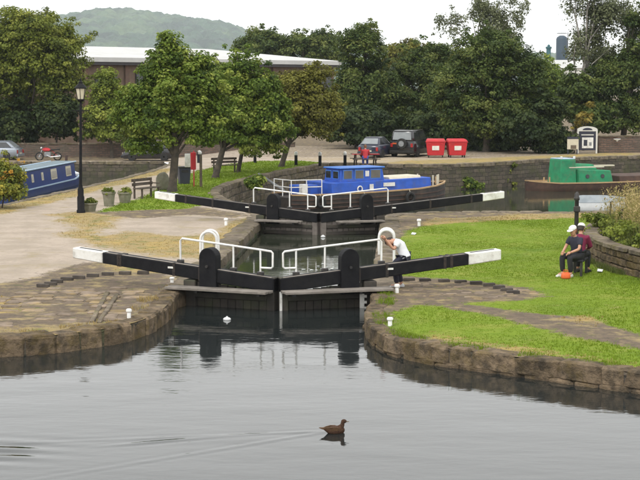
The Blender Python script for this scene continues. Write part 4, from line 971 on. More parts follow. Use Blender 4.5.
# ------------------------------------------------------------------ boats
def hull(st, keel=-.5):
    """stations (x, half beam, gunwale height); closed hull with a sunk deck"""
    secs = []
    for x, b, g in st:
        secs.append([Vector(p) for p in ((x, -b, g), (x, -b * .98, g * .5), (x, -b * .93, 0), (x, -b * .7, keel), (x, b * .7, keel), (x, b * .93, 0), (x, b * .98, g * .5), (x, b, g), (x, b - min(.12, b * .5), g - .02), (x, b - min(.12, b * .5), g - .16), (x, -b + min(.12, b * .5), g - .16), (x, -b + min(.12, b * .5), g - .02))])
    return MB().loft(secs)
def gunwale(st, w_=.14, h=.07, out=.03):
    m = MB()
    for sg in (-1, 1):
        secs = []
        for x, b, g in st:
            y0, y1 = sg * (b + out), sg * max(b - w_, .01)
            secs.append([Vector((x, y0, g - .03)), Vector((x, y0, g + h - .03)), Vector((x, y1, g + h - .03)), Vector((x, y1, g - .03))])
        m.loft(secs)
    return m
def panel(o, mat, parent, name, x0, x1, y, z0, z1, t=.02, frame=None, n=-1):
    f = None
    if frame: f = MB().box(((x0 + x1) / 2, y + n * t * .5, (z0 + z1) / 2), (x1 - x0 + .1, t, z1 - z0 + .1)).build(name + '_frame' if name == 'window' else name, frame, parent, .006)
    return MB().box(((x0 + x1) / 2, y + n * (t if not frame else t * 1.05), (z0 + z1) / 2), (x1 - x0, t * .9, z1 - z0)).build('pane' if frame else name, mat, f or parent)

# blue work boat
bow, stn = Vector((7.0, 85.0, 0)), Vector((-2.0, 79.1, 0)); dv = bow - stn; LB_ = dv.length
t = thing('work_boat', 'blue work boat with cabin moored in the basin beyond the far gates', 'boat', (stn.x, stn.y, WL), math.atan2(dv.y, dv.x))
st = [(0, .95, .86), (.5, 1.35, .85), (2, 1.5, .85), (5, 1.5, .86), (8, 1.42, .93), (9.4, 1.1, 1.02), (10.3, .6, 1.12), (LB_, .08, 1.18)]
hull(st).build('hull', 'hull_dark', t, smooth=True); gunwale(st).build('gunwale', 'tan_deck', t)
for k in range(3):     # rubbing strakes on the side
    gunwale([(x, b + .012, g * (.2 + .25 * k)) for x, b, g in st], .03, .05, .02).build('strake', 'hull_brown', t)
cas = MB(); cas.hexa([(2.3, -1.34, .62), (9.1, -1.02, .80), (9.1, 1.02, .80), (2.3, 1.34, .62), (2.3, -1.28, 1.42), (9.1, -.92, 1.50), (9.1, .92, 1.50), (2.3, 1.28, 1.42)]); cas.build('side_casing', 'blue_paint', t, .03)
cab = MB(); cab.hexa([(3.0, -1.02, 1.40), (5.9, -1.02, 1.43), (5.9, .55, 1.43), (3.0, .55, 1.40), (3.08, -.94, 2.12), (5.8, -.94, 2.12), (5.8, .48, 2.12), (3.08, .48, 2.12)]); cb = cab.build('cabin', 'blue_paint', t, .04)
MB().box((4.44, -.23, 2.155), (2.95, 1.62, .08)).build('cabin_roof', 'blue_roof', t, .03)
for x0, x1 in ((3.25, 3.75), (4.0, 4.5), (5.0, 5.6)): panel(t, 'glass_dim', t, 'window', x0, x1, -.985, 1.60, 2.02, frame='blue_roof')
for y in (-.58, .12):
    f = MB().box((3.02, y, 1.80), (.03, .56, .46)).build('window_frame', 'blue_roof', t, .006); MB().box((3.005, y, 1.80), (.02, .46, .36)).build('pane', 'glass_dark', f)
MB().box((4.76, -1.0, 1.84), (.24, .03, .30)).build('notice', 'white_paint', t)
MB().box((4.9, -1.215, 1.10), (.24, .03, .36)).build('notice', 'white_paint', t); MB().box((6.1, -1.155, 1.22), (.75, .03, .2)).build('name_plate', 'white_paint', t)
m = MB(); m.tube([(4.1 + .15 * math.cos(a), -1.275, 1.05 + .15 * math.sin(a)) for a in (2 * math.pi * k / 12 for k in range(13))], .035, 6); m.build('ring_badge', 'white_paint', t)
MB().box((1.2, -.25, 1.05), (1.1, 1.1, .55)).build('engine_hatch', 'blue_paint', t, .03); MB().box((.8, -.85, 1.12), (.34, .34, .55)).build('white_locker', 'white_paint', t, .02)
m = MB()
for z in (1.62, 1.25): m.tube([(.05, -.85, z), (.05, .85, z)], .025, 6); m.tube([(.05, -.85, z), (1.75, -1.15, z)], .025, 6)
for x, y in ((.05, -.85), (.05, 0), (.05, .85), (.9, -1.0), (1.75, -1.15)): m.tube([(x, y, .75), (x, y, 1.63)], .028, 6)
m.build('guard_rail', 'rail_white', t)
MB().hexa([(6.4, -.8, 1.45), (8.6, -.7, 1.47), (8.6, .7, 1.47), (6.4, .8, 1.45), (6.4, -.7, 1.58), (8.6, -.6, 1.62), (8.6, .6, 1.62), (6.4, .7, 1.58)]).build('hatch_cover', 'cream', t, .02)
for x, y in ((9.3, -.85), (9.7, -.7), (9.4, .7), (10.1, -.3)): MB().tube([(x, y, .8), (x, y, 1.6)], .045, 6).build('stanchion', 'cream', t)
MB().box((9.5, 0, 1.08), (.5, .4, .25)).build('deck_box', 'hull_brown', t, .02)
MB().tube([(10.2, 0, 1.05), (10.2, 0, 1.45)], .08, 8).build('stem_post', 'tan_deck', t)
for x in (1.4, 4.2, 7.2):
    m = MB(); m.tube([(x + .24 * math.cos(a), -1.60, .48 + .24 * math.sin(a)) for a in (2 * math.pi * k / 14 for k in range(15))], .09, 8); m.build('tyre_fender', 'tyre', t, smooth=True)
    MB().tube([(x, -1.6, .7), (x, -1.5, .92)], .015, 5).build('fender_rope', 'cream', t)
# gangplank
a_, b_ = Vector((-3.35, 82.6, .12)), Vector((-1.9, 80.1, -.62)); m = MB(); m.tube([a_, b_], .07, 8)
tag(m.build('gangway_pole', 'grey_metal'), 'grey pole sloping from the curved wall down to the blue boat stern', 'pole')

# green barge
t = thing('barge', 'long brown barge with green cabin moored along the far quay', 'boat', (12.9, 94.2, WL), math.radians(22))
st = [(0, .25, .62), (.6, .95, .56), (1.6, 1.5, .5), (4, 1.6, .48), (13, 1.6, .52), (14.5, 1.3, .6), (15.5, .4, .75)]
hull(st).build('hull', 'hull_brown', t, smooth=True); gunwale(st).build('gunwale', 'tan_deck', t); MB().add([(.3, -.3, .52), (1.5, -1.4, .46), (3.0, -1.45, .46), (3.0, 1.45, .46), (1.5, 1.4, .46), (.3, .3, .52)], [(0, 1, 2, 3, 4, 5)]).build('fore_deck', 'tan_deck', t)
MB().hexa([(1.75, -1.1, .42), (2.95, -1.1, .42), (2.95, .5, .42), (1.75, .5, .42), (1.85, -1.0, 1.95), (2.9, -1.0, 1.95), (2.9, .4, 1.95), (1.85, .4, 1.95)]).build('wheelhouse', 'green_paint', t, .05)
MB().box((2.38, -.3, 1.98), (1.0, 1.3, .06)).build('wheelhouse_roof', 'pale_blue_paint', t, .02)
for x in (1.92, 2.84): MB().box((x, -.9, 2.05), (.12, .12, .18)).build('roof_horn', 'float_white', t, .02)
MB().hexa([(3.0, -1.3, .42), (5.5, -1.3, .42), (5.5, 1.0, .42), (3.0, 1.0, .42), (3.0, -1.2, 1.32), (5.35, -1.2, 1.22), (5.35, .9, 1.22), (3.0, .9, 1.32)]).build('low_cabin', 'green_paint', t, .05)
for x in (3.6, 4.7): MB().tube([(x, -1.29, .88), (x, -1.24, .88)], .13, 12).build('porthole', 'glass_dark', t)
m = MB(); m.box((3.7, -.9, 1.44), (2.6, .22, .06), .04); m.box((4.9, -.2, 1.48), (2.4, .3, .08), -.1); m.build('roof_planks', 'cream', t)
MB().hexa([(3.5, -.5, 1.26), (4.8, -.5, 1.25), (4.8, .6, 1.25), (3.5, .6, 1.26), (3.7, -.3, 1.62), (4.6, -.3, 1.58), (4.6, .5, 1.58), (3.7, .5, 1.62)]).build('roof_hatch', 'green_paint', t, .03)
MB().hexa([(5.9, -1.4, .4), (13.2, -1.4, .4), (13.2, 1.4, .4), (5.9, 1.4, .4), (5.9, -1.35, .86), (13.2, -1.35, .86), (13.2, 1.35, .86), (5.9, 1.35, .86)]).build('hold_coaming', 'hull_brown', t, .03)
for x in (.9, 1.3): MB().tube([(x, -.55, .45), (x, -.55, .85)], .05, 8).build('mooring_post', 'tan_deck', t)

# navy narrowboat
bow, stn = Vector((-16.75, 101.8, 0)), Vector((-18.3, 86.0, 0)); dv = bow - stn; LN = dv.length
t = thing('narrowboat', 'navy narrowboat with pale lines moored beside the towpath at left', 'boat', (stn.x, stn.y, WL), math.atan2(dv.y, dv.x))
st = [(0, .55, .55), (.7, .98, .48), (2, 1.04, .45), (13, 1.04, .45), (14.6, .9, .55), (15.4, .5, .72), (LN, .05, .9)]
hull(st).build('hull', 'navy_paint', t, smooth=True); gunwale(st, .1, .06, .02).build('rubbing_strake', 'pale_blue_paint', t)
MB().hexa([(1.6, -.92, .4), (13.6, -.92, .4), (13.6, .92, .4), (1.6, .92, .4), (1.6, -.80, 1.5), (13.6, -.80, 1.5), (13.6, .80, 1.5), (1.6, .80, 1.5)]).build('cabin', 'navy_paint', t, .03)
MB().hexa([(1.5, -.86, 1.5), (13.8, -.86, 1.5), (13.8, .86, 1.5), (1.5, .86, 1.5), (1.5, -.5, 1.60), (13.8, -.5, 1.60), (13.8, .5, 1.60), (1.5, .5, 1.60)]).build('roof', 'narrow_roof', t, .02)
for sg in (-1, 1): MB().tube([(1.5, sg * .85, 1.56), (13.8, sg * .85, 1.56)], .05, 6).build('roof_rail', 'pale_blue_paint', t)
def nb_win(x0, x1, z0, z1):
    for sg in (-1, 1):
        y0, y1 = sg * (.92 - .12 * (z0 - .4) / 1.1), sg * (.92 - .12 * (z1 - .4) / 1.1)
        e = .03 * sg
        f = MB().hexa([(x0, y0, z0), (x1, y0, z0), (x1, y0 + e, z0), (x0, y0 + e, z0), (x0, y1, z1), (x1, y1, z1), (x1, y1 + e, z1), (x0, y1 + e, z1)]).build('window', 'cream', t)
        i = .09; e2 = e * 1.25
        MB().hexa([(x0 + i, y0, z0 + i), (x1 - i, y0, z0 + i), (x1 - i, y0 + e2, z0 + i), (x0 + i, y0 + e2, z0 + i), (x0 + i, y1 + e * .2, z1 - i), (x1 - i, y1 + e * .2, z1 - i), (x1 - i, y1 + e2, z1 - i), (x0 + i, y1 + e2, z1 - i)]).build('pane', 'glass_pale', f)
nb_win(11.3, 12.5, .72, 1.36); nb_win(7.8, 9.1, .72, 1.36); nb_win(5.7, 6.1, .8, 1.28); nb_win(3.6, 4.0, .8, 1.28)
MB().tube([(13.9, -.2, .6), (13.9, -.2, 1.95)], .09, 8).build('chimney', 'hull_brown', t); MB().lathe([(.24, .55), (.26, .7), (.18, .78)], (14.9, -.55, 0), 10).build('water_can', 'float_white', t)
MB().tube([(.3, 0, .5), (.3, 0, 1.1), (1.2, 0, 1.25)], .03, 6).build('tiller', 'chrome', t)
# small covered dinghy
c = P(592, 209.5, WL); t = thing('dinghy', 'small white dinghy with grey cover behind the planter grass', 'boat', c, math.radians(-8))
st = [(-.9, .45, .40), (-.5, .62, .38), (.6, .6, .4), (1.3, .35, .46), (1.7, .04, .52)]
hull(st, -.15).build('hull', 'float_white', t, smooth=True)
m = MB(); m.loft([[Vector((x, -b * .95, g + .01)), Vector((x, -b * .5, g + .22 * b + .12)), Vector((x, 0, g + .42 * b + .12)), Vector((x, b * .5, g + .22 * b + .12)), Vector((x, b * .95, g + .01))] for x, b, g in st]); m.build('cover', 'tarpaulin', t, smooth=True)

# ------------------------------------------------------------------ vehicles
def wheel(par, x, y, r, w_):
    s = 1 if y > 0 else -1
    pr = [(r * .62, -w_ / 2), (r * .95, -w_ / 2), (r, -w_ * .35), (r, w_ * .35), (r * .95, w_ / 2), (r * .62, w_ / 2)]
    m = MB(); m.lathe(pr, (0, 0, 0), 20); m.v = [(x + a, y + c_, r + b_) for a, b_, c_ in m.v]; wo_ = m.build('wheel', 'tyre', par, smooth=True)
    m = MB(); m.lathe([(r * .62, -w_ * .3), (r * .6, w_ * .42), (r * .2, w_ * .5), (.01, w_ * .5)], (0, 0, 0), 16); m.v = [(x + a, y + s * c_, r + b_) for a, b_, c_ in m.v]; m.build('rim', 'chrome', wo_)
    return wo_
def car(label, loc, rz, L, W, H, mat, name='parked_car', suv=False, group='vehicles parked beyond the water'):
    t = thing(name, label, 'car', loc, rz, group); gc = .22 if suv else .16; r = .37 if suv else .30; belt = H * (.60 if suv else .62); h = L / 2
    hood = belt - .04
    if suv: prof = [(-h, gc + .15), (-h, belt - .02), (-h + .02, belt), (h * .42, belt), (h * .48, hood), (h * .95, hood - .10), (h, hood - .2), (h, gc + .1), (h * .9, gc), (-h * .95, gc)]
    else: prof = [(-h, gc + .22), (-h * .99, belt - .1), (-h * .93, belt), (h * .30, belt), (h * .78, belt - .16), (h * .95, belt - .32), (h, gc + .28), (h * .98, gc + .05), (h * .9, gc), (-h * .93, gc)]
    MB().prism(prof, lambda p, d: Vector((p[0], d, p[1])), -W / 2, W / 2).build('body', mat, t, .06, True)
    x0, x1 = (-h + .03, h * .40) if suv else (-h * .92, h * .34)
    rx0, rx1 = (-h + .16, h * .16) if suv else (-h * .62, -h * .02)
    wi, wr_ = W / 2 - .07, W / 2 - (.20 if suv else .26); zb, zt_ = belt - .01, H - .05
    MB().hexa([(x0, -wi, zb), (x1, -wi, zb), (x1, wi, zb), (x0, wi, zb), (rx0, -wr_, zt_), (rx1, -wr_, zt_), (rx1, wr_, zt_), (rx0, wr_, zt_)]).build('cabin', mat, t, .05, True)
    MB().hexa([(rx0 - .02, -wr_ - .01, zt_), (rx1 + .03, -wr_ - .01, zt_), (rx1 + .03, wr_ + .01, zt_), (rx0 - .02, wr_ + .01, zt_), (rx0 + .08, -wr_ + .1, H), (rx1 - .1, -wr_ + .1, H), (rx1 - .1, wr_ - .1, H), (rx0 + .08, wr_ - .1, H)]).build('roof', mat, t, .02, True)
    def quad(A, B, C_, D, name, matn, off):
        n = (Vector(B) - Vector(A)).cross(Vector(D) - Vector(A)).normalized() * off
        vs = [Vector(p) for p in (A, B, C_, D)]; MB().add([v - n * .5 for v in vs] + [v + n for v in vs], [(3, 2, 1, 0), (4, 5, 6, 7), (0, 1, 5, 4), (1, 2, 6, 5), (2, 3, 7, 6), (3, 0, 4, 7)]).build(name, matn, t)
    lerp = lambda a, b_, k: a + (b_ - a) * k
    def sidep(u, v, s): 
        xa, xb = lerp(x0, rx0, v), lerp(x1, rx1, v); return (lerp(xa, xb, u), s * lerp(wi, wr_, v), lerp(zb, zt_, v))
    for s in (-1, 1):
        for u0, u1 in ((.08, .47), (.52, .92)):
            q_ = [sidep(u0, .12, s), sidep(u1, .12, s), sidep(u1 - (.05 if u1 > .6 else 0), .88, s), sidep(u0 + (.04 if u0 < .3 else 0), .88, s)]
            if s > 0: q_ = [q_[1], q_[0], q_[3], q_[2]]
            quad(*q_, 'side_window', 'glass_dark', .012)
    def endp(v, k, rear):
        xa = lerp(x0, rx0, v) if rear else lerp(x1, rx1, v); return (xa, k * lerp(wi, wr_, v), lerp(zb, zt_, v))
    quad(endp(.15, .85, True), endp(.15, -.85, True), endp(.88, -.85, True), endp(.88, .85, True), 'rear_window', 'glass_car', .015)
    quad(endp(.12, -.88, False), endp(.12, .88, False), endp(.9, .88, False), endp(.9, -.88, False), 'windscreen', 'glass_car', .015)
    for x in (-h * .62, h * .62):
        for s in (-1, 1): wheel(t, x, s * (W / 2 - .09), r, .2)
    for s in (-1, 1):
        MB().box((-h - .005, s * (W / 2 - .16), belt - .28), (.05, .16, .26)).build('tail_light', 'lamp_red', t, .01); MB().box((h * .97, s * (W / 2 - .22), belt - .38), (.08, .3, .15)).build('headlight', 'glass_pale', t, .01)
        MB().box((h * .28, s * (W / 2 + .07), belt + .08), (.08, .15, .13)).build('door_mirror', mat, t, .02)
    for x in (-h - .02, h): MB().box((x, 0, gc + .17), (.14, W * .98, .2)).build('bumper', 'tyre' if suv else mat, t, .03)
    MB().box((-h - .03, 0, belt - .42), (.02, .5, .12)).build('number_plate', 'cream', t)
    if suv:
        m = MB(); m.lathe([(.14, -.1), (.34, -.1), (.37, -.05), (.37, .05), (.34, .1), (.14, .1)], (0, 0, 0), 20); m.v = [(-h - .13 + c_, a - .05, .95 + b_) for a, b_, c_ in m.v]; sp_ = m.build('spare_wheel', 'tyre', t, smooth=True)
        m = MB(); m.lathe([(.2, -.11), (.2, .11)], (0, 0, 0), 14); m.v = [(-h - .14 + c_, a - .05, .95 + b_) for a, b_, c_ in m.v]; m.build('wheel_cover', 'grey_metal', sp_)
        for s in (-1, 1): MB().tube([(-h * .8, s * (wr_ - .04), H + .02), (h * .1, s * (wr_ - .04), H + .02)], .02, 6).build('roof_bar', 'iron', t)
        MB().box((-h - .02, .52, belt - .16), (.04, .3, .10)).build('indicator', 'amber', t)
    return t
rzv = math.radians(90 - 24)
c = P(402, 157.5); car('black four-wheel drive with spare wheel on its back beside the red bins', c + Vector((math.sin(math.radians(24)) * 2.1, 2.1, 0)) + Vector((.0, 0, 0)), rzv, 4.3, 1.8, 1.86, 'car_black', suv=True)
c = P(369, 158); car('small dark hatchback with pale rear window behind the picnic table', c + Vector((.7, 1.75, 0)), math.radians(90 - 24), 3.7, 1.6, 1.42, 'car_navy')
c = PD(149, 162, 114); c.z = -.68; car('black car seen side-on under the maple across the left basin', c, math.pi, 3.9, 1.66, 1.5, 'car_black')
c = PD(-6, 161, 116); c.z = -.68; car('pale car half out of the picture behind the orange shrub', c, math.pi * .96, 4.2, 1.68, 1.42, 'car_silver')
# motorbike
c = PD(48.5, 161, 114); c.z = -.68; t = thing('motorbike', 'red motorbike standing across the basin above the narrowboat roof', 'motorbike', c, 0)
for x in (-.68, .68):
    m = MB(); m.tube([(x + .28 * math.cos(a), 0, .30 + .28 * math.sin(a)) for a in (2 * math.pi * k / 18 for k in range(19))], .05, 8); wv_ = m.build('wheel', 'tyre', t, smooth=True)
    m = MB()
    for k in range(6): a = math.pi * k / 6; m.tube([(x + .26 * math.cos(a), 0, .30 + .26 * math.sin(a)), (x - .26 * math.cos(a), 0, .30 - .26 * math.sin(a))], .008, 4)
    m.build('spokes', 'chrome', wv_)
MB().tube([(-.68, .07, .3), (-.45, .07, .85), (-.40, .07, .98)], .03, 6).build('fork', 'chrome', t); MB().tube([(-.36, -.36, 1.08), (-.40, 0, 1.0), (-.36, .36, 1.08)], .022, 6).build('handlebar', 'iron', t)
m = MB(); m.loft([[Vector((x, y * w_, z0 + z * h_)) for y, z in ((-1, .2), (-.8, .9), (0, 1), (.8, .9), (1, .2), (.6, 0), (-.6, 0))] for x, w_, z0, h_ in ((-.42, .08, .74, .14), (-.25, .16, .70, .26), (.0, .16, .70, .24), (.18, .1, .72, .12))]); m.build('fuel_tank', 'red_paint', t, smooth=True)
MB().hexa([(.1, -.13, .72), (.85, -.11, .78), (.85, .11, .78), (.1, .13, .72), (.12, -.12, .82), (.88, -.09, .90), (.88, .09, .90), (.12, .12, .82)]).build('seat', 'tyre', t, .02)
MB().box((-.05, 0, .45), (.5, .3, .36)).build('engine', 'grey_metal', t, .05); MB().tube([(-.1, -.16, .4), (.2, -.18, .26), (.95, -.18, .34)], .045, 8).build('exhaust', 'chrome', t)
MB().tube([(-.40, 0, .86), (-.2, 0, .6), (.2, 0, .32), (.68, 0, .3), (.3, 0, .72), (-.35, 0, .8)], .028, 6).build('frame', 'red_paint', t); MB().ball((-.52, 0, .92), (.09, .1, .1), 10, 6).build('headlamp', 'chrome', t, smooth=True)
# red bins
for i, (px, lab) in enumerate(((435.5, 'red wheeled rubbish bin beside the four-wheel drive'), (456.5, 'red wheeled rubbish bin, the right one of the pair'))):
    c = P(px, 157.5); t = thing('rubbish_bin', lab, 'bin', c, (-.06, .10)[i], 'red wheeled bins in the car park')
    MB().hexa([(-.55, -.42, .16), (.55, -.42, .16), (.55, .42, .16), (-.55, .42, .16), (-.66, -.52, 1.05), (.66, -.52, 1.05), (.66, .52, 1.05), (-.66, .52, 1.05)]).build('body', 'red_paint', t, .03)
    MB().box((0, 0, 1.08), (1.38, 1.10, .07)).build('rim', 'red_paint', t, .02)
    MB().hexa([(-.68, -.54, 1.12), (.68, -.54, 1.12), (.68, .54, 1.12), (-.68, .54, 1.12), (-.6, -.40, 1.26), (.6, -.40, 1.26), (.6, .5, 1.30), (-.6, .5, 1.30)]).build('lid', 'red_paint', t, .04)
    for x in (-.48, .48):
        for y in (-.36, .36): MB().tube([(x - .035, y, .09), (x + .035, y, .09)], .09, 10).build('wheel', 'tyre', t)
    lb = MB().hexa([(-.24, -.49, .52), (.24, -.49, .52), (.24, -.47, .52), (-.24, -.47, .52), (-.24, -.525, .82), (.24, -.525, .82), (.24, -.5, .82), (-.24, -.5, .82)]).build('label_panel', 'white_paint', t)
    for x in (-.4, .4): MB().box((x, -.5, .95), (.2, .08, .08)).build('lifting_bracket', 'red_paint', t, .01)

# ------------------------------------------------------------------ notice board, sign, brick wall
c = P(587, 153.5); t = thing('notice_board', 'tall dark notice board with white arched top beside the brick wall', 'sign', c)
for x in (-.68, .68): MB().box((x, 0, .85), (.12, .12, 1.7)).build('post', 'pale_render', t, .01)
MB().box((0, -.02, .92), (1.22, .08, 1.36)).build('board', 'sign_dark', t, .01)
MB().prism([(-.74, 1.62), (.74, 1.62), (.74, 1.72)] + [(.74 * math.cos(a), 1.72 + .26 * math.sin(a)) for a in (math.pi * k / 12 for k in range(1, 12))] + [(-.74, 1.72)], lambda p, d: Vector((p[0], d, p[1])), -.05, .05).build('arched_top', 'pale_render', t)
MB().prism([(.36 * math.cos(a), 1.70 + .17 * math.sin(a)) for a in (math.pi * k / 12 for k in range(13))], lambda p, d: Vector((p[0], d, p[1])), -.065, -.051).build('arch_emblem', 'sign_dark', t)
MB().box((0, -.075, 1.36), (.9, .02, .07)).build('title_line', 'pale_render', t)
po = MB().box((.02, -.075, .78), (.82, .02, .78)).build('poster', 'white_paint', t); MB().box((-.14, -.09, .78), (.26, .012, .44)).build('poster_figure', 'sign_dark', po); MB().box((.22, -.09, .70), (.18, .012, .26)).build('poster_figure', 'grey_metal', po)
c = P(572.5, 154.2); t = thing('information_sign', 'cream information panel left of the dark notice board', 'sign', c)
for x in (-.33, .33): MB().box((x, .03, .55), (.07, .07, 1.1)).build('post', 'sign_dark', t)
MB().box((0, -.03, .72), (.8, .05, .74)).build('panel', 'cream', t, .01); MB().box((0, -.03, 1.18), (.8, .06, .16)).build('header', 'sign_dark', t); MB().box((.05, -.06, .52), (.4, .02, .26)).build('map_print', 'wood_post', t)
bw_ = thing('boundary_wall', 'low dark brick wall right of the notice board', 'wall', (0, 0, 0))
a, b = P(598, 153), P(700, 152); wall_pts = [xy(a), xy(b)]
for (p0, p1, zt_) in ((a, b, 1.25),):
    dx = (p1 - p0).normalized(); nn = Vector((-dx.y, dx.x, 0)) * .12
    wall_face(bw_, [xy(p0 - nn), xy(p1 - nn)], -.1, 1.2, 'wall_brick'); wall_face(bw_, [xy(p1 + nn), xy(p0 + nn)], -.1, 1.2, 'wall_brick'); wall_face(bw_, [xy(p0 + nn), xy(p0 - nn)], -.1, 1.2, 'wall_brick')
    stone_row(bw_, wall_pts, 1.28, .10, .34, (.5, .9), .16, 'stone', seed=41, zj=.004, name='coping_brick')
lw = thing('boundary_wall', 'low earth-brown stone wall behind the motorbike and black car', 'wall', (0, 0, 0))
lw_pts = [(-34, 119.6), (-10, 119.6), (-2, 122)]
wall_face(lw, lw_pts, -.9, .35, 'wall_brick'); stone_row(lw, lw_pts, .42, .12, .4, (.6, 1.1), .04, 'stone', seed=42, zj=.01)
c = P(612, 152); t = thing('wall_lamp', 'small white half-round lamp on the brick wall', 'lamp', (c.x, P(612, 153).y - .16, .95)); MB().lathe([(.02, -.1), (.10, -.02), (.26, .06), (.26, .1)], (0, 0, 0), 12, 1, .5).build('shade', 'float_white', t); MB().box((0, .06, .02), (.08, .12, .08)).build('arm', 'iron', t)

# ------------------------------------------------------------------ warehouse, silos, hill
def warehouse():
    t = thing('warehouse', 'long low warehouse with pale sheet roof behind the maples', 'building', (0, 0, 0))
    e0, e1 = PD(88, 62, 142), PD(334, 66, 165); z = 7.15; e0.z = e1.z = z; dirv = (e1 - e0); dirv.z = 0; dirn = dirv.normalized(); e0 = e0 - dirn * 12
    back = Vector((-dirn.y, dirn.x, 0))
    if back.y < 0: back = -back
    r0, r1 = e0 + back * 14, e1 + back * 14 - dirn * 6; r0.z = r1.z = 8.6
    o = -back * .7
    m = MB(); A, B = e0 + o, e1 + o + dirn * .5; up = Vector((0, 0, .42)); B2 = e1 + back * 12 + dirn * .5
    m.add([A, B, B2, r1, r0, A + up, B + up, B2 + up, r1 + up, r0 + up], [(0, 4, 3, 2, 1), (5, 6, 8, 9), (6, 7, 8), (0, 1, 6, 5), (1, 2, 7, 6), (2, 3, 8, 7), (3, 4, 9, 8), (4, 0, 5, 9)])
    m.build('roof', 'roof_sheet', t)
    L = (e1 - e0).length; rz = math.atan2(dirn.y, dirn.x)
    def loc(s, off, zz): p = e0 + dirn * s + back * off; return (p.x, p.y, zz)
    MB().box(loc(L / 2, 6, 3.1), (L, 12, 8.0), rz).build('wall', 'warehouse_brick', t)
    MB().box(loc(L / 2, -.55, 7.02), (L + .6, .12, .3), rz).build('gutter', 'dark_metal_trim', t)
    k = 0; s = 2.0
    while s < L - 2:
        MB().box(loc(s, -.12, 3.4), (.45, .3, 7.0), rz).build('pillar', 'brick', t)
        f = MB().box(loc(s + 2.4, -.06, 5.3), (2.6, .14, 1.7), rz).build('window', 'dark_metal_trim', t)
        for q_ in (-.85, 0, .85): MB().box(loc(s + 2.4 + q_, -.15, 5.3), (.75, .06, 1.5), rz).build('pane', 'glass_dark', f)
        s += 4.8
warehouse()
t = thing('silo', 'tall dark blue silo rising over the trees', 'silo', (lambda p: (p.x, p.y, 0))(PD(561.5, 60, 340)))
MB().lathe([(1.25, 0), (1.25, 15.3), (1.1, 15.7), (.5, 16.1)], (0, 0, 0), 20).build('tank', 'silo_blue', t, smooth=True); MB().tube([(1.35, 0, 2), (1.35, 0, 16.8)], .09, 6).build('pipe', 'grey_metal', t)
m = MB(); m.tube([(1.1 * math.cos(a), 1.1 * math.sin(a), 16.6) for a in (2 * math.pi * k / 12 for k in range(13))], .06, 5); m.build('top_rail', 'grey_metal', t)
t = thing('silo', 'short teal silo with narrow neck left of the tall one', 'silo', (lambda p: (p.x, p.y, 0))(PD(548.5, 60, 335)))
MB().lathe([(.95, 0), (.95, 10.8), (.5, 11.4), (.5, 13.0), (.65, 13.1), (.65, 13.5)], (0, 0, 0), 18).build('tank', 'silo_teal', t, smooth=True); MB().lathe([(.3, 13.5), (.3, 13.8), (.05, 14)], (0, 0, 0), 10).build('vent_cap', 'silo_teal', t)
p = PD(566, 72, 300); t = thing('works_building', 'pale works building below the silos', 'building', (p.x, p.y, 0), .2)
MB().box((0, 0, 4.2), (7, 6, 8.4)).build('wall', 'pale_render', t); MB().hexa([(-3.7, -3.3, 8.4), (3.7, -3.3, 8.4), (3.7, 3.3, 8.4), (-3.7, 3.3, 8.4), (-3.7, -.1, 10), (3.7, -.1, 10), (3.7, .1, 10), (-3.7, .1, 10)]).build('roof', 'roof_sheet', t)
for x in (-2, 0, 2): MB().box((x, -3.02, 6.6), (1.1, .1, 1.3)).build('window', 'glass_dark', t)

def hill():
    xs = np.arange(-2000, 2300, 9.0); ys = np.arange(2700, 4760, 16)
    prof = [(-700, 40), (-200, 34), (-40, 26), (60, 24), (88, 19), (105, 16), (130, 14.5), (160, 18), (190, 22), (225, 27), (245, 33), (262, 42), (300, 50), (420, 56), (640, 60), (1200, 64)]
    nx, ny = len(xs), len(ys); V = []
    for y in ys:
        for x in xs:
            px = 320 + x / 4500 * F; r = np.interp(px, [p[0] for p in prof], [p[1] for p in prof]); top = (86 - r) / F * 4500 + 4.9 - 12
            t = min(1, (y - 2700) / 1750); t = t * t * (3 - 2 * t)
            f1 = mnoise.voronoi(Vector((x / 34, y / 34, .3)))[0][0]
            V.append((x, y, -2 + (top + 2) * t + 26 * max(0, 1 - f1 * f1 * 1.5) * min(1, t * 4) + 5 * mnoise.noise(Vector((x / 12, y / 12, 1)))))
    idx = np.arange(nx * ny).reshape(ny, nx); q = np.stack([idx[:-1, :-1], idx[:-1, 1:], idx[1:, 1:], idx[1:, :-1]], -1).reshape(-1, 4)
    me = bpy.data.meshes.new('hill'); me.from_pydata(V, [], q.tolist()); 
    return tag(link('hill', me, 'hill_wood'), 'hazy wooded hill behind the warehouse roof', kind='structure')
hill()

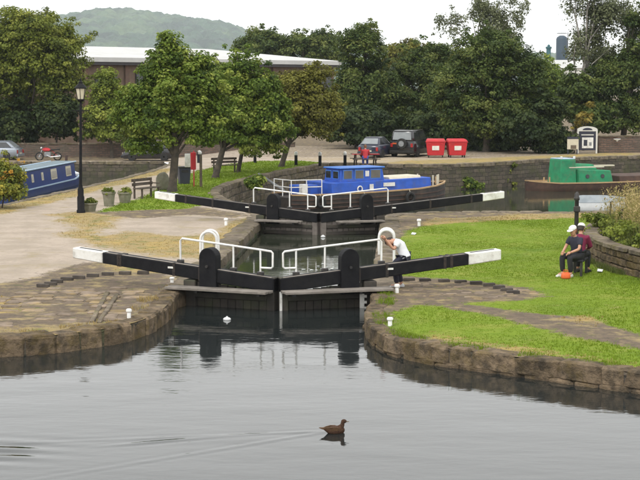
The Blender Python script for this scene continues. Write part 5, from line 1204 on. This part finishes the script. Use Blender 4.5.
# ------------------------------------------------------------------ people
def skinned(name, nodes, edges, root, mat, parent, sub=2, extra=None):
    keys = list(nodes); ix = {k: i for i, k in enumerate(keys)}
    me = bpy.data.meshes.new(name); me.from_pydata([nodes[k][0] for k in keys], [(ix[a], ix[b]) for a, b in edges], [])
    o = bpy.data.objects.new(name, me); COL.objects.link(o)
    o.modifiers.new('skin', 'SKIN').use_smooth_shade = True
    for i, k in enumerate(keys):
        r = nodes[k][1]; v = me.skin_vertices[0].data[i]; v.radius = (r, r) if not isinstance(r, tuple) else r; v.use_root = (k == root)
    s = o.modifiers.new('sub', 'SUBSURF'); s.levels = sub; s.render_levels = sub
    dg = bpy.context.evaluated_depsgraph_get(); dg.update()
    m2 = bpy.data.meshes.new_from_object(o.evaluated_get(dg)); bpy.data.objects.remove(o); bpy.data.meshes.remove(me)
    if extra:
        bm = bmesh.new(); bm.from_mesh(m2); tm = bpy.data.meshes.new('x'); tm.from_pydata(extra.v, [], extra.f); bm.from_mesh(tm); bmesh.ops.recalc_face_normals(bm, faces=bm.faces); bm.to_mesh(m2); bm.free(); bpy.data.meshes.remove(tm)
        m2.polygons.foreach_set('use_smooth', [True] * len(m2.polygons))
    m2.name = name; m2.materials.clear()
    return link(name, m2, mat, parent)
def person(label, base, J, face, shirt, trousers, shoes, hair, cap=None, sleeve=.55, group=None, short=False, hands=True, sc=1.0):
    """J: joints in world coordinates; face: the way the head looks"""
    base = Vector(base); t = thing('person', label, 'person', base, 0, group)
    j = {k: Vector(v) - base for k, v in J.items()}; face = Vector(face).normalized()
    up = (j['head'] - j['neck']).normalized(); fwd = (face - up * face.dot(up)).normalized(); side = fwd.cross(up).normalized()
    nodes = {'pelvis': (j['pelvis'], .11 * sc), 'waist': (j['pelvis'].lerp(j['chest'], .5), .095 * sc), 'chest': (j['chest'], .105 * sc), 'neckb': (j['neck'].lerp(j['chest'], .15), .07 * sc), 'neck': (j['neck'], .052 * sc), 'skull': (j['neck'].lerp(j['head'], .6), .055 * sc)}
    edges = [('pelvis', 'waist'), ('waist', 'chest'), ('chest', 'neckb'), ('neckb', 'neck'), ('neck', 'skull')]
    for s in 'LR':
        nodes['sh' + s] = (j['sh' + s], .052 * sc); nodes['el' + s] = (j['el' + s], .042 * sc); nodes['ha' + s] = (j['ha' + s], .03 * sc)
        nodes['hip' + s] = (j['hip' + s], .068 * sc); nodes['kn' + s] = (j['kn' + s], .05 * sc); nodes['an' + s] = (j['an' + s], .042 * sc); nodes['to' + s] = (j['to' + s], .035 * sc)
        edges += [('chest', 'sh' + s), ('sh' + s, 'el' + s), ('el' + s, 'ha' + s), ('pelvis', 'hip' + s), ('hip' + s, 'kn' + s), ('kn' + s, 'an' + s), ('an' + s, 'to' + s)]
    hd = MB(); c = j['head']; R = Matrix((side, fwd, up)).transposed()
    prof = [(.01, -.115, .035), (.048, -.11, .03), (.062, -.085, .02), (.072, -.04, .008), (.078, .01, 0), (.077, .05, -.004), (.066, .085, -.008), (.042, .108, -.01), (.008, .118, -.01)]
    vs = []; sg = 14
    for r, z, dy in prof:
        for k in range(sg):
            a = 2 * math.pi * k / sg; vs.append(c + R @ Vector((r * math.cos(a), r * 1.2 * math.sin(a) + dy, z)) * sc)
    hd.add(vs, [(i * sg + k, i * sg + (k + 1) % sg, (i + 1) * sg + (k + 1) % sg, (i + 1) * sg + k) for i in range(len(prof) - 1) for k in range(sg)])
    hd.add([c + R @ Vector(p) * sc for p in ((-.010, .088, .02), (.010, .088, .02), (.018, .092, -.03), (-.018, .092, -.03), (0, .122, -.026))], [(0, 1, 4), (1, 2, 4), (2, 3, 4), (3, 0, 4)])
    for s in (-1, 1): hd.add([c + R @ Vector(p) * sc for p in ((s * .074, .012, .02), (s * .074, .012, -.035), (s * .09, -.01, -.03), (s * .094, -.014, .022), (s * .074, -.02, -.005))], [(0, 1, 2, 3), (0, 3, 4), (1, 4, 2), (2, 4, 3)])
    if hands:
        for s in 'LR':
            h = j['ha' + s]; f = (h - j['el' + s]).normalized(); w_ = f.cross(Vector((0, 0, 1))); w_ = w_.normalized() if w_.length > .1 else Vector((1, 0, 0)); n = w_.cross(f).normalized()
            hd.tube([h - f * .01, h + f * .04, h + f * .085], [.026, .04, .036], 8)
            for k, (o_, L) in enumerate(((-.027, .07), (-.009, .082), (.009, .078), (.027, .062))):
                a = h + f * .078 + w_ * o_; hd.tube([a, a + f * L * .5 - n * .012, a + f * L * .8 - n * .04], [.0095, .009, .007], 6)
            th = h + f * .02 - w_ * .03; hd.tube([th, th + f * .03 - w_ * .03, th + f * .065 - w_ * .032 - n * .015], [.012, .011, .008], 6)
    skinned('body', nodes, edges, 'pelvis', 'skin', t, 2, hd)
    sh = MB(); axs = (j['shL'] - j['shR']).normalized(); sp0 = j['pelvis'] - (j['chest'] - j['pelvis']) * .22; secs = []
    spine = [(sp0, .172, .135), (j['pelvis'].lerp(j['chest'], .15), .168, .132), (j['pelvis'].lerp(j['chest'], .55), .160, .125), (j['chest'], .178, .130), (j['chest'].lerp(j['neck'], .45), .180, .115), (j['chest'].lerp(j['neck'], .78), .13, .085), (j['neck'].lerp(j['chest'], .06), .068, .066)]
    for i_, (p_, wa_, da_) in enumerate(spine):
        tt = (spine[min(i_ + 1, len(spine) - 1)][0] - spine[max(i_ - 1, 0)][0]).normalized(); sx_ = (axs - tt * axs.dot(tt)).normalized(); dy_ = tt.cross(sx_)
        secs.append([p_ + (sx_ * wa_ * math.cos(a) + dy_ * da_ * math.sin(a)) * sc for a in (2 * math.pi * k / 16 for k in range(16))])
    sh.loft(secs)
    for s in 'LR':
        e = j['el' + s]; m_ = j['sh' + s].lerp(e, min(1, sleeve)); inn = j['sh' + s].lerp(j['chest'], .35)
        pts_, rs_ = [inn, j['sh' + s], j['sh' + s].lerp(m_, .5), m_], [.08 * sc, .078 * sc, .072 * sc, .066 * sc]
        if sleeve > 1: pts_ += [e.lerp(j['ha' + s], .45), e.lerp(j['ha' + s], .88)]; rs_ += [.055 * sc, .044 * sc]
        sh.tube(pts_, rs_, 12)
    so_ = sh.build('shirt', shirt, t); rm = so_.modifiers.new('remesh', 'REMESH'); rm.mode = 'VOXEL'; rm.voxel_size = .017 * sc; rm.use_smooth_shade = True
    sm_ = so_.modifiers.new('smooth', 'SMOOTH'); sm_.iterations = 4; sm_.factor = .5
    dg = bpy.context.evaluated_depsgraph_get(); dg.update(); m3 = bpy.data.meshes.new_from_object(so_.evaluated_get(dg)); so_.modifiers.clear(); so_.data = m3
    if not m3.materials: m3.materials.append(MATS[shirt])
    tn = {'pelvis': (j['pelvis'], .145 * sc)}; te = []
    for s in 'LR':
        tn['hip' + s] = (j['hip' + s], .112 * sc); tn['kn' + s] = (j['kn' + s], .085 * sc); te += [('pelvis', 'hip' + s), ('hip' + s, 'kn' + s)]
        if not short: tn['an' + s] = (j['kn' + s].lerp(j['an' + s], .93), .066 * sc); te.append(('kn' + s, 'an' + s))
    skinned('trousers', tn, te, 'pelvis', trousers, t, 2)
    for s in 'LR':
        a, b = j['an' + s], j['to' + s]; d = (b - a); d.z = 0; d.normalize(); a2 = a - d * .05
        m = MB(); zf = min(a.z, b.z) - .06
        sd_ = Vector((-d.y, d.x, 0))
        secs = []
        for k, (x, w_, h_) in enumerate(((-.02, .03, .06), (.02, .042, .10), (.12, .042, .10), (.2, .048, .065), (.27, .03, .04))):
            p0 = a2 + d * x * sc; secs.append([Vector((p0.x, p0.y, zf)) - sd_ * w_ * sc, Vector((p0.x, p0.y, zf)) + sd_ * w_ * sc, Vector((p0.x, p0.y, zf + h_ * sc)) + sd_ * w_ * .75 * sc, Vector((p0.x, p0.y, zf + h_ * sc)) - sd_ * w_ * .75 * sc])
        m.loft(secs); m.build('shoe', shoes, t, .01, True)
    m = MB(); vs = []      # hair as a shell over the back and top of the head
    hp = [(.070, -.075, -.035), (.084, -.03, -.028), (.088, .02, -.022), (.084, .06, -.016), (.070, .098, -.012), (.042, .122, -.012), (.008, .130, -.012)]
    for r, z, dy in hp:
        for k in range(sg):
            a = 2 * math.pi * k / sg; vs.append(c + R @ Vector((r * math.cos(a), r * (1.12 if math.sin(a) < 0 else (.55 if z < .05 else 1.05)) * math.sin(a) + dy, z)) * sc)
    m.add(vs, [(i * sg + k, i * sg + (k + 1) % sg, (i + 1) * sg + (k + 1) % sg, (i + 1) * sg + k) for i in range(len(hp) - 1) for k in range(sg)] + [tuple(range(sg))[::-1]]); m.build('hair', hair, t, smooth=True)
    for s in (-1, 1): MB().ball(c + R @ Vector((s * .03, .083, .012)) * sc, .012 * sc, 8, 6).build('eye', 'hair_dark', t, smooth=True)
    p_ = c + R @ Vector((0, .086, -.062)) * sc; q_ = side * .024 * sc; MB().tube([p_ - q_, p_ + fwd * .006, p_ + q_], .006 * sc, 5).build('mouth', 'cloth_maroon', t)
    if cap:
        m = MB(); vs = []
        for r, z in ((.095, .045), (.098, .075), (.085, .11), (.05, .135), (.01, .142)):
            for k in range(sg): a = 2 * math.pi * k / sg; vs.append(c + R @ Vector((r * math.cos(a), r * 1.15 * math.sin(a) - .008, z)) * sc)
        m.add(vs, [(i * sg + k, i * sg + (k + 1) % sg, (i + 1) * sg + (k + 1) % sg, (i + 1) * sg + k) for i in range(4) for k in range(sg)] + [tuple(range(sg))[::-1], tuple(range(4 * sg, 5 * sg))])
        cp = m.build('cap', cap, t, smooth=True)
        m = MB(); m.prism([(.1 * math.cos(a), .08 + .10 * math.sin(a)) for a in (math.pi * k / 8 for k in range(9))], lambda p, d: c + R @ Vector((p[0] * .9, p[1], .05 + d)) * sc, 0, .012); m.build('brim', cap, cp)
    return t
def turned(J, piv, deg):
    R = Matrix.Rotation(math.radians(deg), 3, 'Z'); piv = Vector(piv); return {k: R @ (Vector(v) - piv) + piv for k, v in J.items()}
# the one on the gate beam
J = dict(pelvis=(2.06, 36.50, .80), chest=(1.95, 36.54, 1.05), neck=(1.80, 36.56, 1.17), head=(1.70, 36.60, 1.13),
         shL=(1.88, 36.38, 1.12), elL=(1.78, 36.32, .97), haL=(1.57, 36.22, 1.235), shR=(1.86, 36.72, 1.13), elR=(1.74, 36.68, 1.0), haR=(1.555, 36.42, 1.22),
         hipL=(2.03, 36.46, .76), knL=(1.80, 36.54, .60), anL=(1.88, 36.56, .07), toL=(1.72, 36.56, .05), hipR=(2.07, 36.62, .76), knR=(1.86, 36.76, .62), anR=(2.0, 36.74, .07), toR=(1.84, 36.76, .05))
person('person in white shirt sitting on the black beam with hands on the rail', (1.9, 36.55, 0), J, (-.8, -.05, -.9), 'shirt_white', 'cloth_navy', 'shirt_white', 'hair_dark', sleeve=.55)
# two people on the lawn
def seated(x, y, deg, zs=.44):
    J = dict(pelvis=(0, 0, zs + .10), chest=(.07, 0, zs + .42), neck=(.12, 0, zs + .60), head=(.18, 0, zs + .74), shL=(.09, .18, zs + .52), shR=(.09, -.18, zs + .52), elL=(.20, .24, zs + .28), elR=(.20, -.24, zs + .28), haL=(.40, .13, zs + .20), haR=(.40, -.13, zs + .20),
             hipL=(.02, .10, zs + .07), hipR=(.02, -.10, zs + .07), knL=(.44, .13, zs + .08), knR=(.44, -.13, zs + .08), anL=(.36, .12, .08), anR=(.40, -.13, .08), toL=(.52, .13, .05), toR=(.55, -.15, .05))
    a = math.radians(deg); return {k: (x + v[0] * math.cos(a) - v[1] * math.sin(a), y + v[0] * math.sin(a) + v[1] * math.cos(a), v[2]) for k, v in J.items()}
person('seated person in navy top with white cap facing the lock, orange bag at the feet', (6.6, 39.0, 0), seated(6.68, 39.0, 218), (-1, -.8, -.15), 'cloth_navy', 'cloth_black', 'bag_white', 'hair_ginger', 'cap_white', .6, 'people seated on the lawn')
person('seated person in maroon and black with white cap, back turned, by the iron post', (6.92, 39.55, 0), seated(6.80, 39.42, 66), (.6, 1, 0), 'cloth_maroon', 'cloth_black', 'cloth_black', 'hair_dark', 'cap_white', 1.2, 'people seated on the lawn')
t = thing('stool_bench', 'low black bench under the two seated people', 'bench', (6.74, 39.22, 0), math.radians(70))
MB().box((0, 0, .40), (.85, .38, .06)).build('seat', 'cloth_black', t, .015)
for x in (-.36, .36):
    for y in (-.15, .15): MB().box((x, y, .185), (.06, .06, .37)).build('leg', 'iron', t)
MB().box((0, 0, .12), (.7, .04, .04)).build('stretcher', 'iron', t)
def bag(label, loc, mat, s, rz):
    t = thing('bag', label, 'bag', loc, rz); m = MB()
    m.loft([[Vector((x * w_, y * d, z)) for x, y in ((-1, -.7), (-.6, -1), (.6, -1), (1, -.7), (1, .7), (.6, 1), (-.6, 1), (-1, .7))] for z, w_, d in ((0, .16 * s, .10 * s), (.05 * s, .19 * s, .13 * s), (.18 * s, .18 * s, .11 * s), (.27 * s, .13 * s, .05 * s))]); m.build('sack', mat, t, .01, True)
    for y in (-.04, .04): MB().tube([(-.08 * s, y, .25 * s), (-.06 * s, y, .36 * s), (.06 * s, y, .36 * s), (.08 * s, y, .25 * s)], .012 * s, 5).build('handle', mat, t)
bag('bright orange carrier bag at the seated person\'s feet', (6.28, 38.35, 0), 'bag_orange', .62, .3)
# someone at the picnic table
c = P(365, 166); s_ = seated(c.x, c.y - .72, 90, .47)
person('person in red and blue seated at the picnic table', (c.x, c.y - .72, 0), s_, (0, 1, -.1), 'cloth_red', 'cloth_blue', 'cloth_black', 'hair_ginger', None, 1.2, hands=False)
# scraps of paper on the lawn
for px, py, lab in ((414, 235, 'scrap of white paper on the lawn above the sitting person'), (417, 262, 'scrap of white paper by the right near beam'), (600, 272, 'scrap of white paper on the grass below the planter wall')):
    c = P(px, py); m = MB(); m.add([(-.13, -.06, .03), (0, -.08, .07), (.14, -.05, .03), (.12, .08, .05), (0, .06, .09), (-.12, .07, .04), (-.13, -.06, .022), (0, -.08, .06), (.14, -.05, .022), (.12, .08, .04), (0, .06, .08), (-.12, .07, .03)], [(0, 1, 4, 5), (1, 2, 3, 4), (11, 10, 7, 6), (10, 9, 8, 7)]); tag(m.build('paper_scrap', 'shirt_white', loc=c, rz=random.uniform(0, 3)), lab, 'litter', 'paper scraps on the lawn')

# ------------------------------------------------------------------ duck
c = P(335, 433, WU); t = thing('duck', 'brown duck swimming to the right in the open water', 'duck', (c.x, c.y, WU), math.radians(12))
secs = []
for x, w_, z0, z1 in ((-.195, .012, .075, .09), (-.15, .035, .035, .085), (-.09, .062, -.02, .095), (-.02, .078, -.035, .112), (.05, .076, -.035, .112), (.10, .058, -.025, .10), (.135, .03, .0, .085), (.15, .008, .02, .06)):
    zc, h_ = (z0 + z1) / 2, (z1 - z0) / 2
    secs.append([Vector((x, w_ * math.cos(a), zc + h_ * math.sin(a))) for a in (2 * math.pi * k / 14 for k in range(14))])
body = MB(); body.loft(secs)
body.tube([(.06, 0, .06), (.10, 0, .095), (.116, 0, .125), (.120, 0, .152), (.13, 0, .172)], [.06, .043, .032, .029, .031], 12)
body.ball((.138, 0, .176), (.044, .030, .032), 12, 8)
body.build('body', 'duck_brown', t, smooth=True)
m = MB(); m.loft([[Vector((x - .004, y * w_, .168 + z * h_)) for y, z in ((-1, -.6), (-.7, .6), (0, 1), (.7, .6), (1, -.6))] for x, w_, h_ in ((.172, .013, .013), (.195, .013, .008), (.222, .015, .004))]); m.build('bill', 'duck_bill', t, smooth=True)
for s in (-1, 1):
    m = MB(); m.loft([[Vector((x, s * (y0 + .006 * q), z + h_ * q)) for q in (-1, -.3, .4, 1)] + [Vector((x, s * (y0 - .02), z + h_ * q)) for q in (1, -1)] for x, y0, z, h_ in ((.07, .074, .06, .018), (.02, .082, .07, .034), (-.06, .074, .075, .034), (-.13, .05, .08, .02), (-.17, .026, .085, .008))]); m.build('wing', 'duck_pale', t, smooth=True)
    MB().ball((.153, s * .026, .183), .005, 6, 4).build('eye', 'hair_dark', t)
MB().hexa([(-.245, -.02, .088), (-.17, -.03, .06), (-.17, .03, .06), (-.245, .02, .088), (-.245, -.018, .096), (-.17, -.028, .092), (-.17, .028, .092), (-.245, .018, .096)]).build('tail', 'duck_pale', t)

# ------------------------------------------------------------------ haze
m = MB(); m.box((0, 2400, 140), (5200, 4900, 290)); hz = m.build('haze', None); tag(hz, 'thin summer haze in the air', 'haze', kind='stuff')
hm = bpy.data.materials.new('haze'); hm.use_nodes = True; hn = hm.node_tree; hn.nodes.clear()
pv = hn.nodes.new('ShaderNodeVolumePrincipled'); pv.inputs['Color'].default_value = (.86, .94, 1, 1); pv.inputs['Density'].default_value = .00011; pv.inputs['Anisotropy'].default_value = 0
ho = hn.nodes.new('ShaderNodeOutputMaterial'); hn.links.new(pv.outputs[0], ho.inputs['Volume']); hz.data.materials.append(hm)
